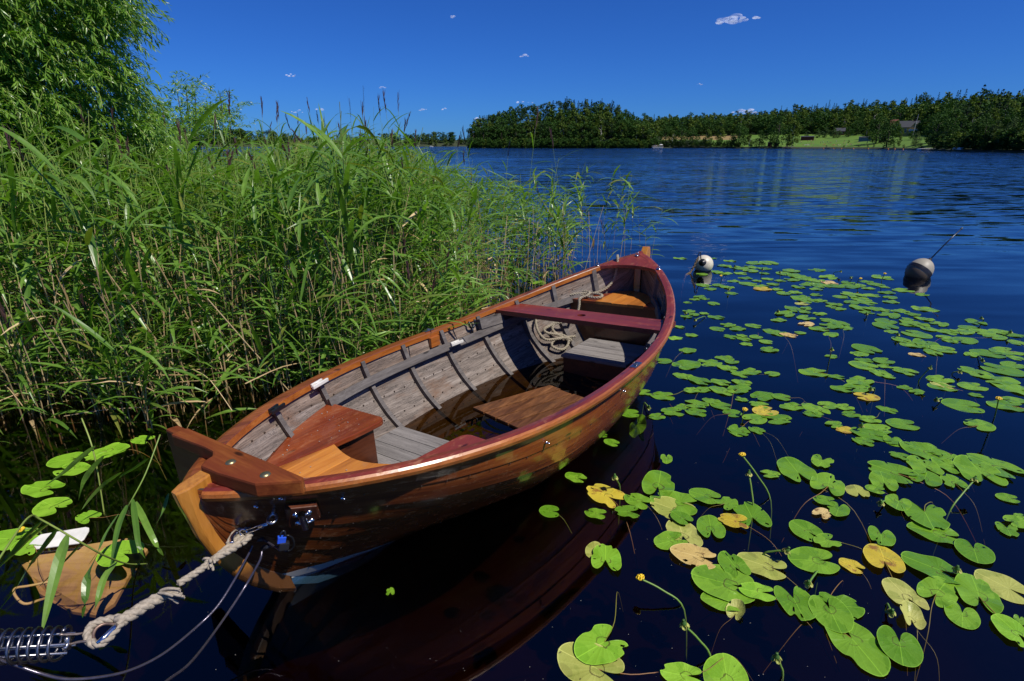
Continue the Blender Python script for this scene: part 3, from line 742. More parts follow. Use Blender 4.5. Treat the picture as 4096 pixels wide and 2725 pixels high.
# one reed: returns stem, leaf and plume geometry
def reed_geo(r, h, lean, az, nleaf, plume, dry, wide=1.0, base_dry=.55):
    """faces as (verts, faces, material) lists for stem, leaves, plume; root at the origin"""
    stem, leaves, pl = MB(), MB(), MB(); lowest = r.uniform(.16, .40)
    seg = 6; pts = []
    for i in range(seg+1):
        t = i/seg; d = lean*h*t**1.7; pts.append(Vector((math.cos(az)*d, math.sin(az)*d, -.25 + (h+.25)*t*(1-.10*lean*t))))
    r0 = r.uniform(.0030, .0046)*(wide**.3)
    q0 = len(stem.f)
    stem.tube(pts, [r0*(1-.55*i/seg) for i in range(seg+1)], 4, 0, cap=False)
    for i in range(len(stem.f)):
        if (i//4)/seg < base_dry+r.uniform(-.08, .08) or dry: stem.mi[i] = 1
    def on(t):
        f = t*seg; i = min(int(f), seg-1); return pts[i].lerp(pts[i+1], f-i)
    for n in range(nleaf):
        t = lowest + (.96-lowest)*(n+r.random()*.6)/nleaf
        p = on(t); a = (n % 2)*math.pi + az + r.gauss(0, .9)
        if r.random() < .45: a = r.gauss(.1, .5)                       # combed by the wind
        L = r.uniform(.26, .50)*(1.1-.35*abs(t-.6))*wide**.4; w = r.uniform(.0095, .0165)*wide
        e = r.uniform(.2, 1.15); droop = r.uniform(.2, 1.5)
        mi = 2 if (dry and r.random() < .75) else (1 if r.random() < .06 or (t < .42 and r.random() < .2) else (2 if t < .36 and r.random() < .3 else 0))
        dirx = Vector((math.cos(a), math.sin(a), 0)); sd = Vector((-math.sin(a), math.cos(a), 0)); c = p.copy(); vs = []; k_ = 5; tw = r.uniform(-.9, .9)
        prof = (.45, .95, 1.0, .82, .5, .04)
        for j in range(k_+1):
            ang = e - droop*(j/k_)**1.4
            if j: c = c + (dirx*math.cos(ang)+Vector((0, 0, math.sin(ang))))*(L/k_)
            s2 = (sd*math.cos(tw*j/k_)+Vector((0, 0, 1))*math.sin(tw*j/k_))*w*prof[j]
            up = Vector((0, 0, 1))*w*.25*prof[j]
            vs += [tuple(c-s2+up), tuple(c), tuple(c+s2+up)]
        fs = []
        for j in range(k_): fs += [(3*j, 3*j+1, 3*j+4, 3*j+3), (3*j+1, 3*j+2, 3*j+5, 3*j+4)]
        leaves.add(vs, fs, mi)
    if plume:
        top = pts[-1]; up = (pts[-1]-pts[-2]).normalized(); L = r.uniform(.15, .24); pa = r.uniform(0, 6.3); side = Vector((math.cos(pa), math.sin(pa), 0))
        for n in range(16):
            a = r.uniform(0, 6.3); o = top+up*L*(n/16)*.8-up*.02; d = Vector((math.cos(a), math.sin(a), 0))*.22 + side*.16*(n/16) + up
            d.normalize(); l = L*r.uniform(.25, .45); e2 = o+d*l; w = d.orthogonal().normalized()*.0042
            pl.add([tuple(o-w*.5), tuple(o+w*.5), tuple((o+e2)/2+w), tuple(e2), tuple((o+e2)/2-w)], [(0,1,2,3,4)])
        pl.tube([top, top+up*L*.9], .0018, 3, cap=False)
    return stem, leaves, pl
STEM_M = [M_RSTEM, M_DRY]; LEAF_M = [M_REED, M_REED2, M_DRY]
def in_poly(x, y, P):
    c = False; n = len(P)
    for i in range(n):
        (x1, y1), (x2, y2) = P[i], P[i-1]
        if (y1 > y) != (y2 > y) and x < (x2-x1)*(y-y1)/(y2-y1)+x1: c = not c
    return c
BEDP = [(-6.5,2.2),(-4.2,2.9),(-3.35,3.2),(-3.0,3.5),(-2.45,3.3),(-2.0,3.75),(-1.45,3.65),(-.80,4.05),(.1,5.3),(.75,6.3),(1.15,7.0),(1.55,8.3),(1.3,9.6),(.4,11.6),(-1.5,14.2),(-5,15),(-13,13),(-13,6)]
def edge_dist(x, y, A):
    best = 9
    for (x1, y1), (x2, y2) in zip(A[:-1], A[1:]):
        dx, dy = x2-x1, y2-y1; t = max(0, min(1, ((x-x1)*dx+(y-y1)*dy)/(dx*dx+dy*dy))); best = min(best, math.hypot(x-x1-t*dx, y-y1-t*dy))
    return best
FRONT = [(-6.5,2.2),(-4.2,2.9),(-3.35,3.2),(-3.0,3.5),(-2.45,3.3),(-2.0,3.75),(-1.45,3.65),(-.80,4.05),(.1,5.3),(.75,6.3)]
OPEN = [(.75,6.3),(1.15,7.0),(1.55,8.3),(1.3,9.6),(.4,11.6),(-1.5,14.2)]
def visible_col(x, y, margin=.35): return y > 2.0 and abs(x) < (.95*(y*CP+1.0)+margin)
rr = random.Random(21)
cand = []
tries = 0
while len(cand) < 3650 and tries < 200000:
    tries += 1
    x, y = rr.uniform(-11, 1.8), rr.uniform(2.3, 15)
    if not in_poly(x, y, BEDP) or not visible_col(x, y, 1.3): continue
    fe, oe = edge_dist(x, y, FRONT), edge_dist(x, y, OPEN)
    dens = min(1, .16+fe*.85)*min(1, .10+oe*.38)
    if y > 8 and x < -1.5: dens *= .55
    if y > 11: dens *= .8
    if to_px((x, y, 1.0))[0] > 1750 and y > 6.5: dens *= .55
    if rr.random() > dens: continue
    cand.append((x, y, fe, oe))
cand.sort(key=lambda c: math.hypot(c[0], c[1]))
def reed_height(x, y, r):
    px = to_px((x, y, 1.6))[0]
    h = 1.62 + .22*max(0, min(1, (700-px)/700)) + .18*math.exp(-((px-1400)/240)**2)*min(1, y/8) - .55*max(0, min(1, (px-1520)/500)) + r.gauss(0, .15) - .25*max(0, min(1, (4.6-y)/1.4))
    return max(.7, h)
# prototypes, each with its parts; nearest reeds are copies of these, one thing each
NEAR = 270
protos = {}
pr = random.Random(5)
for kind in ('leafy', 'plumed', 'dry'):
    for v in range(5):
        st, lf, pl = reed_geo(pr, 1.6, pr.uniform(.08, .30), pr.uniform(0, 6.3), (pr.randint(9, 12) if kind == 'leafy' else 6) if kind != 'dry' else pr.randint(2, 4), kind == 'plumed', kind == 'dry', 1.15 if kind != 'plumed' else .8)
        t = thing('reed', 'reed', 'reed'); st.build('stem', STEM_M, t, recalc=False); lf.build('leaves', LEAF_M, t, recalc=False)
        if pl.f: pl.build('plume', M_PLUME, t, recalc=False)
        protos[(kind, v)] = t
used = set()
def put_reed(kind, x, y, h, rz, label, group, tilt=0.0):
    v = rr.randrange(5); p = protos[(kind, v)]; s = h/1.6
    if (kind, v) not in used:
        used.add((kind, v)); o = p; o.location = (x, y, 0); o.rotation_euler = (tilt, 0, rz); o.scale = (s**.5, s**.5, s)
    else: o = copy_thing(p, (x, y, 0), (tilt, 0, rz), (s**.5, s**.5, s))
    o['label'] = label; o['group'] = group; return o
# plumed reeds seen against the sky and water: photo position of the plume's tip and ground distance
PLUMES = [(1018,400,9.5),(1290,395,10),(1116,415,10),(1458,375,9.5),(1413,415,9.8),(1432,408,9.6),(1496,412,9.7),(1560,395,9.2),(1600,378,8.8),(1602,380,9.4),(1180,452,11),(1075,420,9),(886,372,8),(870,385,8.3),(775,420,7.6),(1240,465,11),(1308,440,10.5),(1730,540,10.8),(1805,545,10.8),(1955,510,7.9),(2125,440,7.6),(2315,520,7.4),(2030,565,7.7),(1660,590,8.4),(1865,720,7.0),(1365,690,6.2),(1630,830,5.6),(150,520,5.2),(360,610,5.0),(700,560,5.6),(1490,770,5.4),(560,800,4.6),(980,620,6.3),(2480,1010,6.9),(620,440,7.5),(460,440,6.8),(1900,600,8.0),(1215,620,7),(840,700,5.5)]
for i, (px, py, d) in enumerate(PLUMES):
    tip = AT(px, py, d); h = max(.8, tip.z-.17)
    put_reed('plumed', tip.x-.1, tip.y, h, rr.uniform(0, 6.3), 'tall reed with a dark purple plume, tip %s' % where(tip), 'plumed reeds standing above the reed bed')
for (px, py, d, lean, ht) in [(2380,1050,9.0,.2,1.35),(2430,1045,9.1,.3,1.2),(2480,1040,9.0,.35,1.35),(2520,1045,8.8,.3,1.25),(2560,1050,8.6,.45,1.1),(2330,1055,9.2,.2,1.5),(2290,1060,9.2,.1,1.3),(2400,1000,9.8,.2,1.4),(2450,1000,9.9,.25,1.3),(2500,1005,9.7,.3,1.4),(2250,1040,9.5,.1,1.55),(2600,1060,7.2,.5,.95),(2585,1090,7.1,.55,.8),(2210,1040,9.6,.15,1.5),(2350,960,10.6,.2,1.4),(2180,1000,10.2,.1,1.6),(2280,970,10.4,.2,1.5)]:
    b = G(px, py, 0); put_reed('leafy', b.x, b.y, ht, rr.uniform(0, 6.3), 'thin reed in open water beyond the boat, rooted %s' % where1(b), 'scattered reeds in open water', lean*.25)
n_ind = 0; rest = []
sh = random.Random(77); k_ = 0
while k_ < 220:                                   # short growth along the water's edge
    x, y = sh.uniform(-5.2, -.3), sh.uniform(2.6, 5.2); fe = edge_dist(x, y, FRONT)
    if fe > .85 or not (in_poly(x, y, BEDP) or fe < .16) or not visible_col(x, y, .3): continue
    k_ += 1; rest.append((x, y, fe, 3, sh.uniform(.30, 1.05)))
for (x, y, fe, oe) in cand:
    h = reed_height(x, y, rr)
    if n_ind < NEAR-len(PLUMES) and visible_col(x, y, .2) and (n_ind < 190 or oe < .55 and rr.random() < .6):
        kd = 'dry' if (rr.random() < (.30 if fe < .6 and x < -1 else .10)) else 'leafy'
        if kd == 'dry': h *= rr.uniform(.45, .85)
        put_reed(kd, x, y, h, rr.uniform(0, 6.3), ('dry tan reed' if kd == 'dry' else 'leafy green reed')+' rooted %s of the photo' % where1((x, y, 0)), 'reeds along the near edge of the bed', rr.gauss(0, .06)); n_ind += 1
    else: rest.append((x, y, fe, oe, h))
bed = MB()
for (x, y, fe, oe, h) in rest:
    dry = rr.random() < (.16 if fe < 1.2 else .07) and h > 1.06
    if dry: h *= rr.uniform(.4, .8)
    st, lf, pl = reed_geo(rr, h, abs(rr.gauss(.10, .12)), rr.uniform(0, 6.3), (rr.randint(7, 10) if y < 9 else rr.randint(6, 8)) if not dry else 2, rr.random() < .035, dry, 1.0 if y < 8 else 1.25)
    o = Vector((x, y, 0))
    for m, off in ((st, 0), (lf, 2), (pl, 5)):
        q = len(bed.v); bed.v += [(a+x, b+y, c) for a, b, c in m.v]; bed.f += [tuple(i+q for i in f) for f in m.f]; bed.mi += [i+off for i in m.mi]
def in_boat(p, mg):
    l = BMI @ Vector(p); return abs(l.y) < 2.2 and abs(l.x) < hw(max(-1.99, min(1.99, l.y)))+mg
# bare straw-coloured stalks of last year standing among the green
for i in range(2000):
    x, y = rr.uniform(-5.2, 1.2), rr.uniform(2.7, 7.5)
    if not in_poly(x, y, BEDP) or edge_dist(x, y, FRONT) > 1.7 or not visible_col(x, y, .3) or (x > -.9 and rr.random() < .8): continue
    l = rr.uniform(.45, 1.25); a = rr.uniform(0, 6.3); t_ = abs(rr.gauss(0, .22)); p = Vector((x, y, -.1)); e = p+Vector((math.cos(a)*l*t_, math.sin(a)*l*t_, l))
    if in_boat(e, .06) or in_boat(p, .05) or in_boat((p+e)/2, .06): continue
    bed.tube(spline([p, (p+e)/2+Vector((rr.gauss(0, .02), rr.gauss(0, .02), 0)), e], 3), rr.uniform(.0026, .0044), 4, 1, cap=False)
# tangle of dry broken stalks low over the water at the near edge
for i in range(300):
    x, y = rr.uniform(-4.6, .3), rr.uniform(2.9, 6)
    if not in_poly(x, y, BEDP) or edge_dist(x, y, FRONT) > .9: continue
    a = rr.uniform(0, 6.3); l = rr.uniform(.3, .9); z = rr.uniform(.0, .25); p = Vector((x, y, z)); e = p+Vector((math.cos(a)*l, math.sin(a)*l, rr.uniform(-.15, .35)))
    m = (p+e)/2+Vector((0, 0, rr.uniform(-.02, .1)))
    if in_boat(e, .06) or in_boat(p, .05): continue
    bed.tube(spline([p, m, e], 3), rr.uniform(.002, .0038), 3, 1, cap=False)
tag(bed.build('reed_bed', STEM_M+LEAF_M+[M_PLUME], recalc=False), kind='stuff')
print("reeds", len(cand), "single", n_ind, "bed faces", len(bed.f))
# near broken reeds arching in from the left over the water
def blade(mb, pts, w, mi=0, n=5):
    P = spline(pts, n); L = len(P); vs = []; fs = []
    for i, p in enumerate(P):
        t = (P[min(i+1, L-1)]-P[max(i-1, 0)]).normalized(); view = (p-Vector((0, 0, CAMH))).normalized(); s = t.cross(view).normalized()
        s = (s*.8+t.cross(Vector((0, 0, 1))).normalized()*.35).normalized()
        q = i/(L-1); ww = w*(min(1, .35+q*4))*(1-q**3)+.0004
        vs += [tuple(p-s*ww), tuple(p+Vector((0, 0, -ww*.25))), tuple(p+s*ww)]
    for j in range(L-1): fs += [(3*j, 3*j+1, 3*j+4, 3*j+3), (3*j+1, 3*j+2, 3*j+5, 3*j+4)]
    mb.add(vs, fs, mi)
k3 = lambda x, y: (x*.6536, 1700+y*.6536)           # crop pixels of the lower left corner of the photo
def P3(x, y, z): return G(*k3(x, y), z)
def near_reed(stem, blades, label):
    t = thing('bent_reed', label, 'reed', P3(stem[-1][0], stem[-1][1], 0), group='bent reeds over the water by the stem')
    inv = -t.location
    mb = MB(); mb.tube([p+inv for p in spline([P3(*s) for s in stem], 6)], .0035, 6, 0); mb.build('stem', STEM_M, t, smooth=True)
    mb = MB()
    for pts, w in blades: blade(mb, [P3(*p)+inv for p in pts], w)
    mb.build('leaves', LEAF_M, t, recalc=False)
near_reed([(-120,1000,.55),(60,720,.55),(180,562,.52),(260,585,.47),(500,722,.34),(640,800,.22),(780,850,.06),(900,850,-.03)],
  [([(262,585,.47),(150,690,.40),(60,800,.33),(-60,930,.25)], .012), ([(295,605,.46),(180,690,.40),(80,790,.33),(-40,900,.25)], .013),
   ([(345,640,.44),(280,730,.36),(190,850,.28),(90,1010,.2),(-20,1150,.12)], .011), ([(412,675,.40),(360,830,.34),(310,1030,.28),(255,1272,.22)], .019),
   ([(500,722,.34),(410,820,.26),(330,900,.2),(230,1000,.12)], .007), ([(595,795,.25),(535,930,.18),(520,1070,.12),(505,1180,.05)], .016), ([(712,838,.12),(640,930,.1),(600,1060,.06),(575,1140,.02)], .014)],
  'green reed bent over in an arch above the sunken tan panel')
near_reed([(980,60,.35),(890,300,.22),(800,470,.12),(770,520,.05),(760,560,-.03)],
  [([(778,490,.22),(730,600,.19),(700,730,.14),(680,860,.08)], .014), ([(725,545,.2),(650,660,.15),(600,770,.1),(540,860,.05)], .011), ([(812,455,.22),(830,600,.18),(850,740,.13),(890,820,.08)], .012), ([(830,470,.2),(900,620,.16),(960,740,.1),(1000,800,.04)], .013), ([(1030,420,.2),(1000,520,.17),(960,600,.13),(930,650,.1)], .010)],
  'dark green reed with drooping blades just left of the stem')
near_reed([(640,560,-.03),(600,300,.2),(560,120,.35),(500,-40,.45)],
  [([(580,130,.35),(480,210,.30),(390,290,.24),(280,370,.2)], .013), ([(635,190,.3),(560,270,.26),(510,350,.2),(480,460,.14)], .014), ([(740,290,.3),(640,360,.22),(560,440,.16),(500,520,.1)], .010), ([(905,205,.28),(830,260,.22),(760,300,.18),(730,325,.16)], .010)],
  'green reed leaning out beyond the lily pads left of the stem')
# ------------------------------------------------------------------ willows
def willow(name, label, base, limbs, twigs, leaf_l, leaf_w, seed):
    """limbs: polylines from the base; twigs: list of (start, direction, length)"""
    r = random.Random(seed); t = thing(name, label, 'willow tree', base)
    B = Vector(base); mb = MB()
    for pts, r0, r1 in limbs:
        P = spline(pts, 6); mb.tube([p-B for p in P], [r0+(r1-r0)*i/(len(P)-1) for i in range(len(P))], 7)
    mb.build('trunk', M_BARK, t, smooth=True)
    tw, lf = MB(), MB()
    for (s, d, l) in twigs:
        p = Vector(s)-B; d = Vector(d).normalized(); pts = [p.copy()]; n = max(6, int(l/(leaf_l*.42))); dirs = []
        for i in range(n):
            d = (d + Vector((r.gauss(0, .06), r.gauss(0, .06), -.05-.05*i/n))).normalized(); p = p+d*(l/n); pts.append(p.copy()); dirs.append(d.copy())
        tw.tube(pts[::2]+[pts[-1]], .0022, 3, cap=False)
        for i, dd in enumerate(dirs):
            for sgn in (-1, 1) if r.random() < .55 else (r.choice((-1, 1)),):
                a = dd.orthogonal().normalized(); a = (Matrix.Rotation(r.uniform(0, 6.3), 3, dd) @ a)
                ld = (dd*r.uniform(.5, 1.1)+a*sgn*r.uniform(.4, .9)+Vector((0, 0, -r.uniform(0, .5)))).normalized(); L = leaf_l*r.uniform(.65, 1.15)
                w = ld.cross(Vector((r.gauss(0, .5), r.gauss(0, .5), 1))).normalized()*leaf_w*r.uniform(.8, 1.2); o = pts[i+1]
                nrm = ld.cross(w).normalized()*leaf_w*.3; sag = Vector((0, 0, -L*.06))
                lf.add([tuple(o), tuple(o+ld*L*.35+w*.9+nrm), tuple(o+ld*L*.35), tuple(o+ld*L*.35-w*.9+nrm), tuple(o+ld*L*.7+w*.6+nrm+sag), tuple(o+ld*L*.7+sag), tuple(o+ld*L*.7-w*.6+nrm+sag), tuple(o+ld*L+sag*2)],
                       [(0,2,1),(0,3,2),(1,2,5,4),(2,3,6,5),(4,5,7),(5,6,7)])
    cr = lf.build('crown', M_WILLOW, t, recalc=False); tag(tw.build('twigs', M_RSTEM, cr, recalc=False), kind='stuff')
    return t, len(lf.f)
wr = random.Random(3)
wb = AT(-250, 700, 9.0); wb.z = .2
# clumps of the big crown: photo pixel, distance, radius (m)
clumps = []
OUT = [(0,250,360),(120,180,420),(240,110,400),(330,60,330),(420,40,260),(480,100,200),(500,170,170),(430,260,190),(400,350,230),(470,420,200),(520,480,150),(300,420,330),(150,430,380),(20,400,400),(60,60,420),(220,260,360),(330,220,300),(560,560,170),(420,600,260),(250,600,300),(80,600,350),(640,600,120),(690,620,90)]
twigs = []
def crown_ok(px, py):
    # the outline of the crown in the photo
    edge = np.interp(py, [-400,-100,0,60,130,180,260,330,400,470,540,600,660], [420,500,545,560,470,420,465,540,560,620,680,700,740])
    return px < edge
lim = []
for i in range(5400):
    py = wr.uniform(-230, 680); px = wr.uniform(-380, 740)
    if not crown_ok(px+60, py): continue
    dist = 7.4+wr.random()**1.2*2.2
    if py > 560: dist = wr.uniform(7.5, 9)
    # gaps: drop twigs in a noise pattern so that sky shows through
    g = math.sin(px*.021+1.3)*math.sin(py*.024+px*.006)+.5*math.sin(px*.05+py*.043)
    if g < -.55 and wr.random() < .6: continue
    p = AT(px, py, dist); a = wr.gauss(.1, .8)
    twigs.append((p, (math.cos(a), math.sin(a)*.7-.2, wr.uniform(-.15, .55)), wr.uniform(.35, .6)))
for (px, py, L) in [(440,30,.6),(470,110,.5),(460,150,.5),(480,215,.6),(430,250,.5),(470,330,.55),(500,420,.6),(480,470,.5),(400,300,.6),(520,30,.4)]:
    twigs.append((AT(px-40, py, 7.6), (1, -.2, .15), L))
limbs = [([wb, wb+Vector((.1, 0, 1.2)), wb+Vector((.5, -.1, 2.4)), AT(60, 60, 8.6)], .16, .04), ([wb+Vector((.1, 0, 1.0)), AT(0, 520, 8.6), AT(180, 430, 8.4), AT(330, 380, 8.0)], .07, .012),
         ([wb+Vector((.3, 0, 1.8)), AT(40, 300, 8.5), AT(200, 180, 8.2), AT(400, 100, 7.9)], .06, .01), ([wb+Vector((.0, 0, .6)), AT(-20, 640, 8.4), AT(200, 560, 8.2), AT(420, 520, 7.9)], .05, .01), ([wb+Vector((.2, 0, 2.0)), AT(-150, 0, 9), AT(-100, -300, 9)], .08, .03)]
_, nf = willow('willow', 'tall willow with dense narrow green leaves filling the upper left corner of the photo', wb, limbs, twigs, .082, .0088, 8)
print('willow faces', nf)
for (cx, cy, d, n, spread, lab) in ((745, 365, 11.5, 34, (70, 60), 'small willow shoot sticking up just right of the tall willow'), (860, 445, 12.5, 120, (130, 60), 'low round willow bush right of the small willow shoot'), (650, 500, 10.0, 130, (110, 90), 'low willow bush at the foot of the tall willow'), (790, 490, 11.5, 110, (130, 50), 'low willow bush in the reeds below the small shoot')):
    b = AT(cx, 760, d); b.z = .1; tw = []
    for i in range(n):
        a = wr.uniform(-2.6, .0); px = cx+wr.gauss(0, .5)*spread[0]; py = cy+wr.gauss(.15, .5)*spread[1]+abs(px-cx)*.25
        if py > 600: continue
        p = AT(px, py, d+wr.uniform(-.4, .4)); tw.append((p, (math.cos(wr.uniform(0, 6.3)), math.sin(wr.uniform(0, 6.3)), .7), wr.uniform(.22, .4)))
    lb = [([b, b.lerp(AT(cx+dx, cy+40, d), .5)+Vector((.05, 0, .1)), AT(cx+dx, cy+abs(dx)*.3, d)], .02, .005) for dx in (-spread[0]*.5, 0, spread[0]*.5)]
    willow('willow_bush', lab, b, lb, tw, .08, .0105, int(cx))
# bank under the willow
mb = MB(); n = 24; vs = []; fs = []
for i in range(n):
    for j in range(n):
        x, y = -16+10.5*i/(n-1), 5+12*j/(n-1); f = max(0, min(1, (-6.3-x)/2)); vs.append((x, y, -1.0+1.25*f+.06*math.sin(x*3)*math.sin(y*2.3)))
for i in range(n-1):
    for j in range(n-1): fs.append((i*n+j, (i+1)*n+j, (i+1)*n+j+1, i*n+j+1))
mb.add(vs, fs); tag(mb.build('shore_bank', plain('bank_soil', (.055, .045, .022), .95, scale=6, var=.4), smooth=True), kind='structure')
# ------------------------------------------------------------------ lily pads
def pad_mat(name, c0, c1, wet, rough=.30, blot=None, trans=.12):
    k = N(name); oi = k.n("ObjectInfo").outputs['Random']
    col = k.ramp(oi, [(0, c0), (1, c1)]).outputs[0]
    c = k.coords('Object'); nz = k.noise(c, 3.2, 4, .6)
    off = k.n("VectorMath", {'operation': 'ADD'}, i0=c); k.set(off.inputs[1], k.n("CombineXYZ", X=k.math('MULTIPLY', oi, 40), Y=k.math('MULTIPLY', oi, 17)))
    p = k.noise(off.outputs[0], 2.2, 3, .5)
    patch = k.mapr(p, .53, .56, 0, 1)
    col = k.mix(k.mapr(nz, .35, .7, 0, .4), col, tuple(x*.75 for x in c0))
    col = k.mix(k.math('MULTIPLY', patch, .55), col, wet)
    # veins from the stalk
    tc = k.n("SeparateXYZ", Vector=c); an = k.math('ARCTAN2', tc.outputs[0], tc.outputs[1])
    ve = k.math('ABSOLUTE', k.math('SINE', k.math('MULTIPLY', an, 11)))
    col = k.mix(k.mapr(ve, 0, .10, .28, 0), col, tuple(min(1, x*1.5) for x in c1))
    col = k.mix(k.mapr(k.math('ABSOLUTE', tc.outputs[0]), 0, .012, .5, 0), col, tuple(min(1, x*1.6) for x in c1))
    if blot: col = k.mix(k.mapr(k.noise(off.outputs[0], 2.6, 5, .65), .56, .62, 0, .9), col, blot)
    rad = k.n("VectorMath", {'operation': 'LENGTH'}, i0=c).outputs[1]
    ring = k.math('ABSOLUTE', k.math('SUBTRACT', rad, k.math('ADD', .03, k.math('MULTIPLY', k.noise(off.outputs[0], 5, 2), .16))))
    col = k.mix(k.math('MULTIPLY', k.mapr(ring, .006, .014, .75, 0), k.mapr(p, .40, .46, 0, 1)), col, (.07, .05, .012))
    sp = k.noise(off.outputs[0], 14, 2); col = k.mix(k.mapr(sp, .70, .73, 0, .7), col, (.05, .04, .01))
    rim = k.n('Attribute', {'attribute_name': 'rim'}).outputs['Fac']; col = k.mix(k.mapr(rim, .72, 1.0, 0, .55), col, tuple(min(1, x*1.7+.03) for x in c1))  # lit edge of each pad painted in as a paler rim
    b = k.n("BsdfPrincipled", Base_Color=col, Roughness=k.math('SUBTRACT', rough+.12, k.math('MULTIPLY', patch, .16)), Specular_IOR_Level=.45, Normal=k.bump(k.math('ADD', k.math('MULTIPLY', ve, -.1), nz), .25, .02))
    t = k.n("BsdfTranslucent", Color=col); mx = k.n("MixShader"); mx.inputs[0].default_value = trans; k.set(mx.inputs[1], b); k.set(mx.inputs[2], t)
    k.t.links.new(mx.outputs[0], k.out.inputs[0]); return k.m
M_PADS = {'green': pad_mat("pad_green", (.105,.255,.010), (.205,.40,.024), (.085,.215,.010)),
          'yellow': pad_mat("pad_yellow", (.50,.38,.025), (.62,.50,.05), (.40,.36,.04), blot=(.28,.13,.03)),
          'pale': pad_mat("pad_pale_underside", (.36,.40,.07), (.48,.48,.13), (.25,.30,.05), rough=.45),
          'tan': pad_mat("pad_tan", (.58,.42,.13), (.66,.50,.20), (.5,.36,.12), blot=(.16,.07,.02), rough=.45),
          'lime': pad_mat("pad_lime", (.21,.44,.025), (.28,.52,.035), (.16,.36,.02))}
M_PETI = leaf_mat("pad_stalk", (.22,.24,.03), (.30,.12,.05), trans=0)
M_PETI2 = leaf_mat("flower_stalk", (.12,.26,.03), (.18,.30,.05), trans=0)
M_YEL = plain("yellow_petal", (.75,.52,.02), .4)
M_POD = leaf_mat("green_pod", (.05,.12,.02), (.09,.2,.03), trans=.0, rough=.35)
OUTL = [(0,0),(.03,-.14),(.07,-.26),(.13,-.335),(.20,-.345),(.28,-.305),(.35,-.215),(.395,-.09),(.41,.05),(.395,.2),(.35,.34),(.28,.455),(.19,.54),(.09,.59),(0,.605)]
def pad_mesh(seed, mat, wide=1.0, gap=1.0, wave=.012, curl=0.0, fold=0.0, ragged=0.0, holes=0, thick=True):
    """unit leaf: stalk at the origin, tip to +Y, notch to -Y; real surface with ripples, bites and holes"""
    r = random.Random(seed); sp = spline([Vector((x, y, 0)) for x, y in OUTL], 3)
    right = [(p.x*wide + (gap-1)*.05*max(0, -p.y)*2, p.y) for p in sp]; asym = r.uniform(.9, 1.1)
    left = [(-x*asym, y*r.uniform(.985, 1.0)) for x, y in right]
    out = right[1:] + left[1:-1][::-1]
    bites = [(r.randrange(len(out)), r.uniform(.08, .25), r.randint(1, 3)) for _ in range(int(ragged*4+r.random()*1.3))]
    n = len(out); rings = (.22, .45, .68, .86, 1.0); vs = [(0, 0, 0)]; ph = [r.uniform(0, 6.3) for _ in range(4)]
    def zz(x, y, q):
        z = wave*(math.sin(5*math.atan2(y, x)+ph[0])*q*q + .7*math.sin(9*x+ph[1])*math.cos(7*y+ph[2])*q)
        return z + curl*x*x*2.2 + (fold*max(0, y-.1)**2*4) + .006*(q > .95)
    for q in rings:
        for i, (x, y) in enumerate(out):
            f = q
            for (b, dp, wd) in bites:
                dd = min(abs(i-b), n-abs(i-b))
                if dd <= wd and q > 1-dp: f = min(q, 1-dp*(1-(dd/(wd+.5))**2))
            vs.append((x*f, y*f, zz(x*f, y*f, f)))
    fs = []; skip = set()
    for _ in range(holes):
        i = r.randrange(n); j = r.randint(1, 3); skip.add((j, i)); 
        if r.random() < .6: skip.add((j, (i+1) % n))
    for i in range(n-1): fs.append((0, 1+i, 1+i+1))
    for k_ in range(len(rings)-1):
        for i in range(n-1):
            if (k_, i) in skip: continue
            a = 1+k_*n+i; b = a+n; fs.append((a, b, b+1, a+1))
    me = D.meshes.new('leaf'); me.from_pydata(vs, [], fs); me.materials.append(mat); me.polygons.foreach_set('use_smooth', [True]*len(fs)); me.update()
    ra = me.attributes.new('rim', 'FLOAT', 'POINT'); ra.data.foreach_set('value', [1.0 if i > 4*n else 0.0 for i in range(len(vs))])
    return me
PM = {}
for kx, m in M_PADS.items():
    PM[kx] = [pad_mesh(11+7*i+len(kx), m, wide=(1.0, .86, 1.08, .78, .95, .9)[i], gap=(1, 2.2, .7, 1.2, 3.0, .8)[i], wave=(.010, .014, .008, .016, .012, .02)[i], ragged=(0, .4, 0, .2, .9, 0)[i], holes=(0, 2, 1, 0, 4, 1)[i]) for i in range(6)]
PMC = {kx: pad_mesh(99+len(kx), M_PADS[kx], wide=.9, wave=.02, curl=.55, fold=.25, ragged=.4) for kx in ('pale', 'green', 'yellow')}
def petiole_mesh(v):
    r = random.Random(v); a = r.uniform(-.6, .6); L = r.uniform(.9, 2.0); mb = MB()
    pts = spline([(0, -.02, -.006), (math.sin(a)*L*.25, -L*.25, -.02-.05*r.random()), (math.sin(a*1.6)*L*.6, -L*.6, -.16-.2*r.random()), (math.sin(a*2)*L*.8, -L, -.7-r.random())], 5)
    mb.tube(pts, .0085, 5, cap=False); me = mb.build('tmp', M_PETI, smooth=True, recalc=False); d = me.data; d.name = 'stalk'; D.objects.remove(me); return d
PET = [petiole_mesh(i) for i in range(6)]
def R4(x, y): return 2100+x*.8468, 1700+y*.8468
def Q1(x, y): return 2400+x*.7196, 900+y*.7196
def W2(x, y): return x*1.7378, y*1.7378
def compass(dx, dy):
    if abs(dx) > 1.6*abs(dy): return 'right' if dx > 0 else 'left'
    return 'the camera' if dy > 0 else 'the far shore'
pad_labels = set()
PADG = 'yellow water lily pads on the lake'
